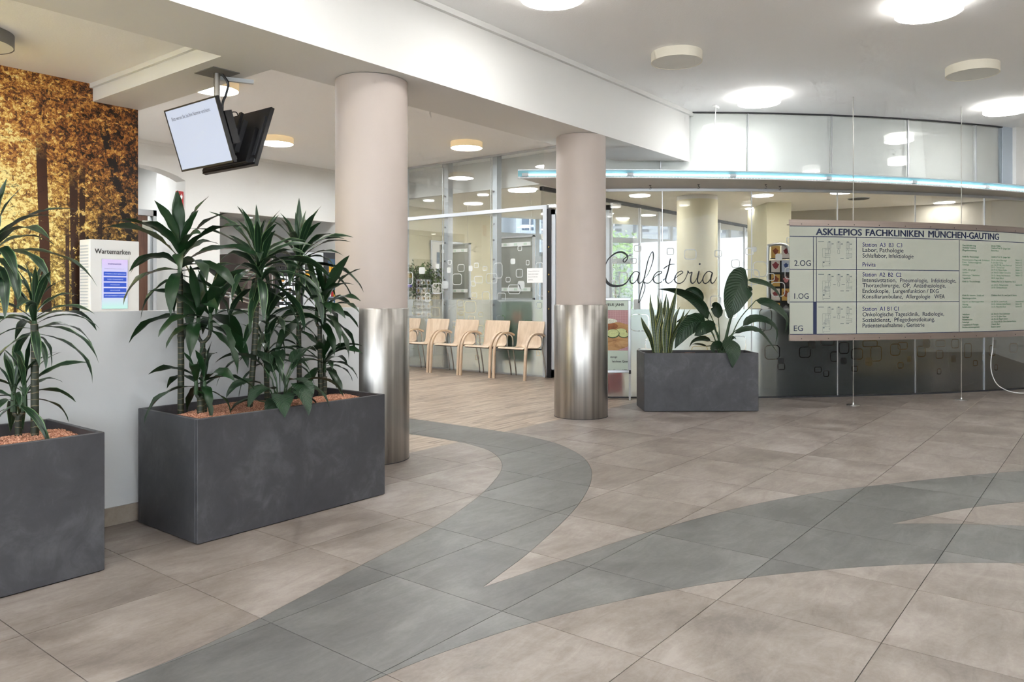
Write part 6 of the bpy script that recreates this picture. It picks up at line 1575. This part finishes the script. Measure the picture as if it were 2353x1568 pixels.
# things on and behind the straight glass wall
nt_sheet = thing('notice_sheet', 'white notice sheet about cafeteria hours taped to the glass', 'notice', (XG - 0.009, 6.925, 1.382))
MB().box(-0.001, 0.0, -0.289, 0.0, 0, 0.217).build('paper_sheet', M['paper'], nt_sheet)
for i, b in enumerate(('Unsere Cafeteria ist', 'heute und morgen', 'bis um 15:30 Uhr', 'geöffnet.')):
    text_part(b, 0.017, None, lambda x, y, i=i: (-0.0018, -0.025 - x, 0.165 - i * 0.042 + y), M['ink_grey'], nt_sheet, 'notice_text')
def glass_board(name, label, x, y0, y1, z0, z1, mat):
    t = thing(name, label, 'display board', (x, y0, 0), 0, 'display boards behind the glass wall')
    w = y0 - y1
    m = MB()
    for b in ((-0.02, 0.02, -w, 0, z0, z0 + 0.025), (-0.02, 0.02, -w, 0, z1 - 0.025, z1), (-0.02, 0.02, -w, -w + 0.025, z0, z1), (-0.02, 0.02, -0.025, 0, z0, z1)): m.box(*b)
    m.build('board_frame', M['alu'], t); MB().box(-0.008, 0.01, -w + 0.025, -0.025, z0 + 0.025, z1 - 0.025).build('board_sheet', M[mat], t)
    for z in (z0 + 0.13, z1 - 0.16): 
        MB().box(-0.03, -0.008, -w + 0.05, -0.05, z, z + 0.06).build('magnet_strip', M['paper'], t)
        for q in (0.12, 0.42, 0.75): MB().box(-0.034, -0.03, -w + 0.05 + (w - 0.1) * q, -0.03 - w + 0.05 + (w - 0.1) * q + 0.09, z + 0.012, z + 0.048).build('magnet', M['poster_green'], t)
    for q in (0.06, w - 0.06): MB().tube([(0, -q, z1), (0, -q, ZK)], 0.002, 5).build('hanging_wire', M['steel'], t)
    return t
M['sheet_grey'] = plain('board_sheet_grey', S(150, 150, 142), 0.35); M['sheet_metal'] = plain('board_sheet_metal', S(176, 176, 170), 0.3, 0.5)
glass_board('display_board', 'grey framed display board standing just behind the glass beside the notice', 9.45, 7.86, 7.12, 1.13, 2.13, 'sheet_grey')
glass_board('display_board', 'brushed metal display board hanging behind the middle of the straight glass', 10.4, 10.05, 9.30, 1.12, 2.15, 'sheet_metal')
pic = thing('framed_picture', 'framed blue grey picture on the yellow wall behind the ficus', 'picture', (10.72, YB - 0.04, 0))
MB().bevbox(0, 0.92, -0.02, 0.02, 1.22, 2.28, 0.004).build('picture_frame', M['alu'], pic); MB().box(0.03, 0.89, -0.024, -0.02, 1.25, 2.25).build('picture_mat', M['paper'], pic)
M['pic'] = plain('picture_print', S(126, 140, 156), 0.4, noise=0.6, nscale=7); MB().box(0.15, 0.80, -0.026, -0.024, 1.45, 2.05).build('picture_print', M['pic'], pic)
# Easter poster stand
eo = thing('easter_poster_stand', 'poster stand reading OSTERN behind the glass above the armchairs', 'poster stand', (9.075, 7.50, 0), -math.pi / 2)
fr = MB(); fr.bevbox(0, 0.66, -0.012, 0.012, 1.10, 1.135, 0.004); fr.bevbox(0, 0.66, -0.012, 0.012, 0.2, 0.235, 0.004); fr.bevbox(0, 0.035, -0.012, 0.012, 0.235, 1.10, 0.004); fr.bevbox(0.625, 0.66, -0.012, 0.012, 0.235, 1.10, 0.004); fr.build('clip_frame', M['alu'], eo)
M['easter'] = plain('easter_print', S(140, 176, 138), 0.5, noise=0.55, nscale=9); MB().box(0.035, 0.625, -0.004, 0.004, 0.235, 1.10).build('poster_sheet', M['easter'], eo)
M['blossom'] = plain('blossom_print', S(222, 158, 120), 0.5, noise=0.3, nscale=14); MB().box(0.25, 0.43, -0.006, -0.004, 0.78, 0.95).build('blossom_print', M['blossom'], eo)
for sx in (0.03, 0.60): MB().box(sx, sx + 0.03, -0.01, 0.01, 0, 0.2).build('leg', M['alu'], eo)
text_part('OSTERN', 0.055, 0.38, lambda x, y: (0.14 + x, -0.0065, 1.03 + y), M['ink'], eo, 'poster_text', 0.0)
text_part('KANN KOMMEN', 0.045, 0.44, lambda x, y: (0.12 + x, -0.0065, 0.96 + y), M['ink_grey'], eo, 'poster_text', 0.0)
gw = thing('watering_can', 'green watering can blurred behind the frosted glass at the chair row end', 'watering can', (9.35, 9.75, 0))
auto_smooth(MB().lathe([(0.10, 0.002), (0.11, 0.05), (0.11, 0.22), (0.09, 0.26)], 24).build('can_body', M['green_ink'], gw)); auto_smooth(MB().tube([tuple(p) for p in catmull([(0.0, -0.09, 0.08), (0, -0.2, 0.2), (0, -0.28, 0.32)], 5)], 0.018, 8).build('spout', M['green_ink'], gw), 1.2); auto_smooth(MB().tube([tuple(p) for p in catmull([(0, 0.05, 0.25), (0, 0.14, 0.3), (0, 0.16, 0.18), (0, 0.11, 0.08)], 5)], 0.010, 8).build('handle', M['green_ink'], gw), 1.2)

# ficus behind the glass
fx, fy = 9.75, 9.98
fc = thing('ficus_tree', 'small ficus with drooping leaves behind the glass next to the near column', 'plant', (fx, fy, 0))
auto_smooth(MB().lathe([(0.15, 0.005), (0.19, 0.30), (0.18, 0.30)], 24).build('pot', M['paper'], fc))
tr = MB()
for k in range(4):
    tr.tube([(0.04 * math.cos(k * 1.6 + z * 5), 0.04 * math.sin(k * 1.6 + z * 5), z) for z in np.linspace(0.28, 1.5, 16)], 0.012, 6, 0.006)
tr.build('trunk', M['bark'], fc, True)
fm = MB(); brm = MB()
for k in range(46):
    a = random.uniform(0, 6.28); L = random.uniform(0.25, 0.55); z = random.uniform(1.15, 1.55)
    pts = [(0, 0, z), (L * 0.5 * math.cos(a), L * 0.5 * math.sin(a), z + random.uniform(0.1, 0.28)), (L * math.cos(a), L * math.sin(a), z + random.uniform(-0.25, 0.25))]
    c = catmull(pts, 5); brm.tube([tuple(p) for p in c], 0.004, 5, 0.002)
    for p in c[3:]:
        for _ in range(4):
            d = Vector((random.gauss(0, 1), random.gauss(0, 1), -0.9)).normalized(); s = Vector((random.gauss(0, 1), random.gauss(0, 1), 0)).normalized(); l = random.uniform(0.05, 0.085)
            b = Vector(p) + Vector((random.gauss(0, .03), random.gauss(0, .03), random.gauss(0, .03)))
            fm.add([b, b + d * l * 0.5 + s * l * 0.22, b + d * l, b + d * l * 0.5 - s * l * 0.22], [(0, 1, 2, 3)])
brm.build('branches', M['bark'], fc); tag(fm.build('foliage', M['ficus'], fc), kind='stuff')

lamp(5.1, 12.0, ZC, 'tan', 'added drum lamp brightening the passage behind the arch', 'added lamps of the passage')  # lamp added to lighten the dark passage
# cables
c1 = thing('hanging_cable', 'thin white cable hanging from the ceiling to the canopy', 'cable')
hx, hy = dpt(1645, (ZC - EYE) * FPX / (PY0 - 243))
auto_smooth(MB().tube([tuple(p) for p in catmull([(hx, hy, ZC - 0.02), (hx - 0.01, hy + 0.01, 3.1), (hx + 0.0, hy, 2.8), (hx - 0.035, hy + 0.03, 2.6), (hx - 0.03, hy + 0.03, 2.53)], 6)], 0.005, 7).build('cable', M['paper'], c1), 1.2)
MB().bevbox(hx - 0.05, hx + 0.05, hy - 0.02, hy + 0.02, ZC - 0.028, ZC - 0.001, 0.004).build('ceiling_socket', M['paper'], c1)
c2 = thing('loose_cable', 'white cable curving down from the directory board to the floor', 'cable')
cpx = [(2282, 770), (2281, 800), (2277, 830), (2279, 858), (2290, 882), (2308, 895), (2330, 902), (2360, 904), (2420, 900)]
cp_ = []
for i, (px, py) in enumerate(cpx):
    d = 9.15 + 0.004 * i; z = EYE - (py - PY0) * d / FPX
    if z < 0.006 or i >= 6: z = max(0.006, z); d = (EYE - z) * FPX / (py - PY0)
    x, y = dpt(px, d); cp_.append((x, y, max(0.006, z)))
auto_smooth(MB().tube([tuple(p) for p in catmull(cp_, 5)], 0.0055, 8).build('cable', M['paper'], c2), 1.2)

# ------------------------------------------------------------------ outside
gr = MB().box(-30, 70, -40, 70, -0.3, -0.13)
tag(gr.build('ground_outside', plain('paving_outside', S(206, 203, 196), 0.8)), kind='structure')
def building(label, a, b, depth, h, mat, nwin, rows, balc):
    dx, dy = b[0] - a[0], b[1] - a[1]; L = math.hypot(dx, dy)
    t = thing('apartment_block', label, 'building', (a[0], a[1], -0.13), math.atan2(dy, dx))
    MB().box(0, L, 0, depth, 0, h).build('wall', M[mat], t)
    step = L / nwin
    for r in range(rows):
        z = 1.0 + r * 2.9
        for i in range(nwin):
            w = MB().box(i * step + step * 0.2, i * step + step * 0.75, -0.05, 0.0, z, z + 1.5).build('window', M['win_dark'], t)
            MB().box(i * step + step * 0.46, i * step + step * 0.49, -0.08, -0.05, z, z + 1.5).build('window_bar', M['paper'], w)
        if balc:
            for i in range(0, nwin, 2):
                bl = MB().box(i * step, i * step + step * 1.5, -1.1, 0, z - 0.9, z - 0.75).build('balcony', M['far_rail'], t)
                for q in range(4): MB().box(i * step, i * step + step * 1.5, -1.1, -1.05, z - 0.6 + q * 0.22, z - 0.5 + q * 0.22).build('balcony_slat', M['far_rail'], bl)
    return t
M['win_dark'] = plain('far_window', S(58, 72, 88), 0.2); M['far_wall'] = plain('far_render', S(150, 156, 162), 0.8); M['far_rail'] = plain('far_balcony', S(130, 138, 148), 0.7)
building('white apartment block with balconies seen through the cafeteria windows', (24, 19), (36, 8), 8, 12, 'far_wall', 14, 4, True)
building('plain white building beyond the windows behind the armchairs', (14, 26), (23, 20), 6, 9, 'far_wall', 7, 3, False)
def bush(x, y, r, h, label):
    t = thing('garden_bush', label, 'bush', (x, y, -0.13))
    m = MB()
    for _ in range(2600):
        p = Vector((random.gauss(0, 1), random.gauss(0, 1), random.gauss(0, 1))).normalized() * random.uniform(0.6, 1.0)
        c = Vector((p.x * r, p.y * r, h * 0.55 + p.z * h * 0.45)); s = random.uniform(0.05, 0.1)
        u = Vector((random.gauss(0, 1), random.gauss(0, 1), random.gauss(0, 1))).normalized(); w = u.orthogonal().normalized()
        m.add([c - u * s, c + w * s * .5, c + u * s, c - w * s * .5], [(0, 1, 2, 3)])
    tag(m.build('foliage', M['bush'], t), kind='stuff')
    MB().tube([(0, 0, 0), (0.03, 0.02, h * 0.5)], 0.05, 7, 0.03).build('trunk', M['bark'], t)
for (px, d, r, h, lab) in ((1680, 24, 1.0, 2.4, 'leafy green bush outside the window right of the yellow column'), (1720, 26, 1.0, 2.2, 'lower bush behind the large leaf outside the window'), (1545, 25, 0.6, 1.5, 'small bush outside behind the lettering'), (1415, 26, 1.6, 3.6, 'tall bush outside behind the letter C'), (1120, 22, 1.2, 2.4, 'bush outside seen between the display boards')):
    x, y = dpt(px, d); bush(x, y, r, h, lab)
print('objects', len(bpy.data.objects), 'tris', sum(len(o.data.polygons) for o in bpy.data.objects if o.type == 'MESH'))
bpy.data.scenes.remove(tscene)
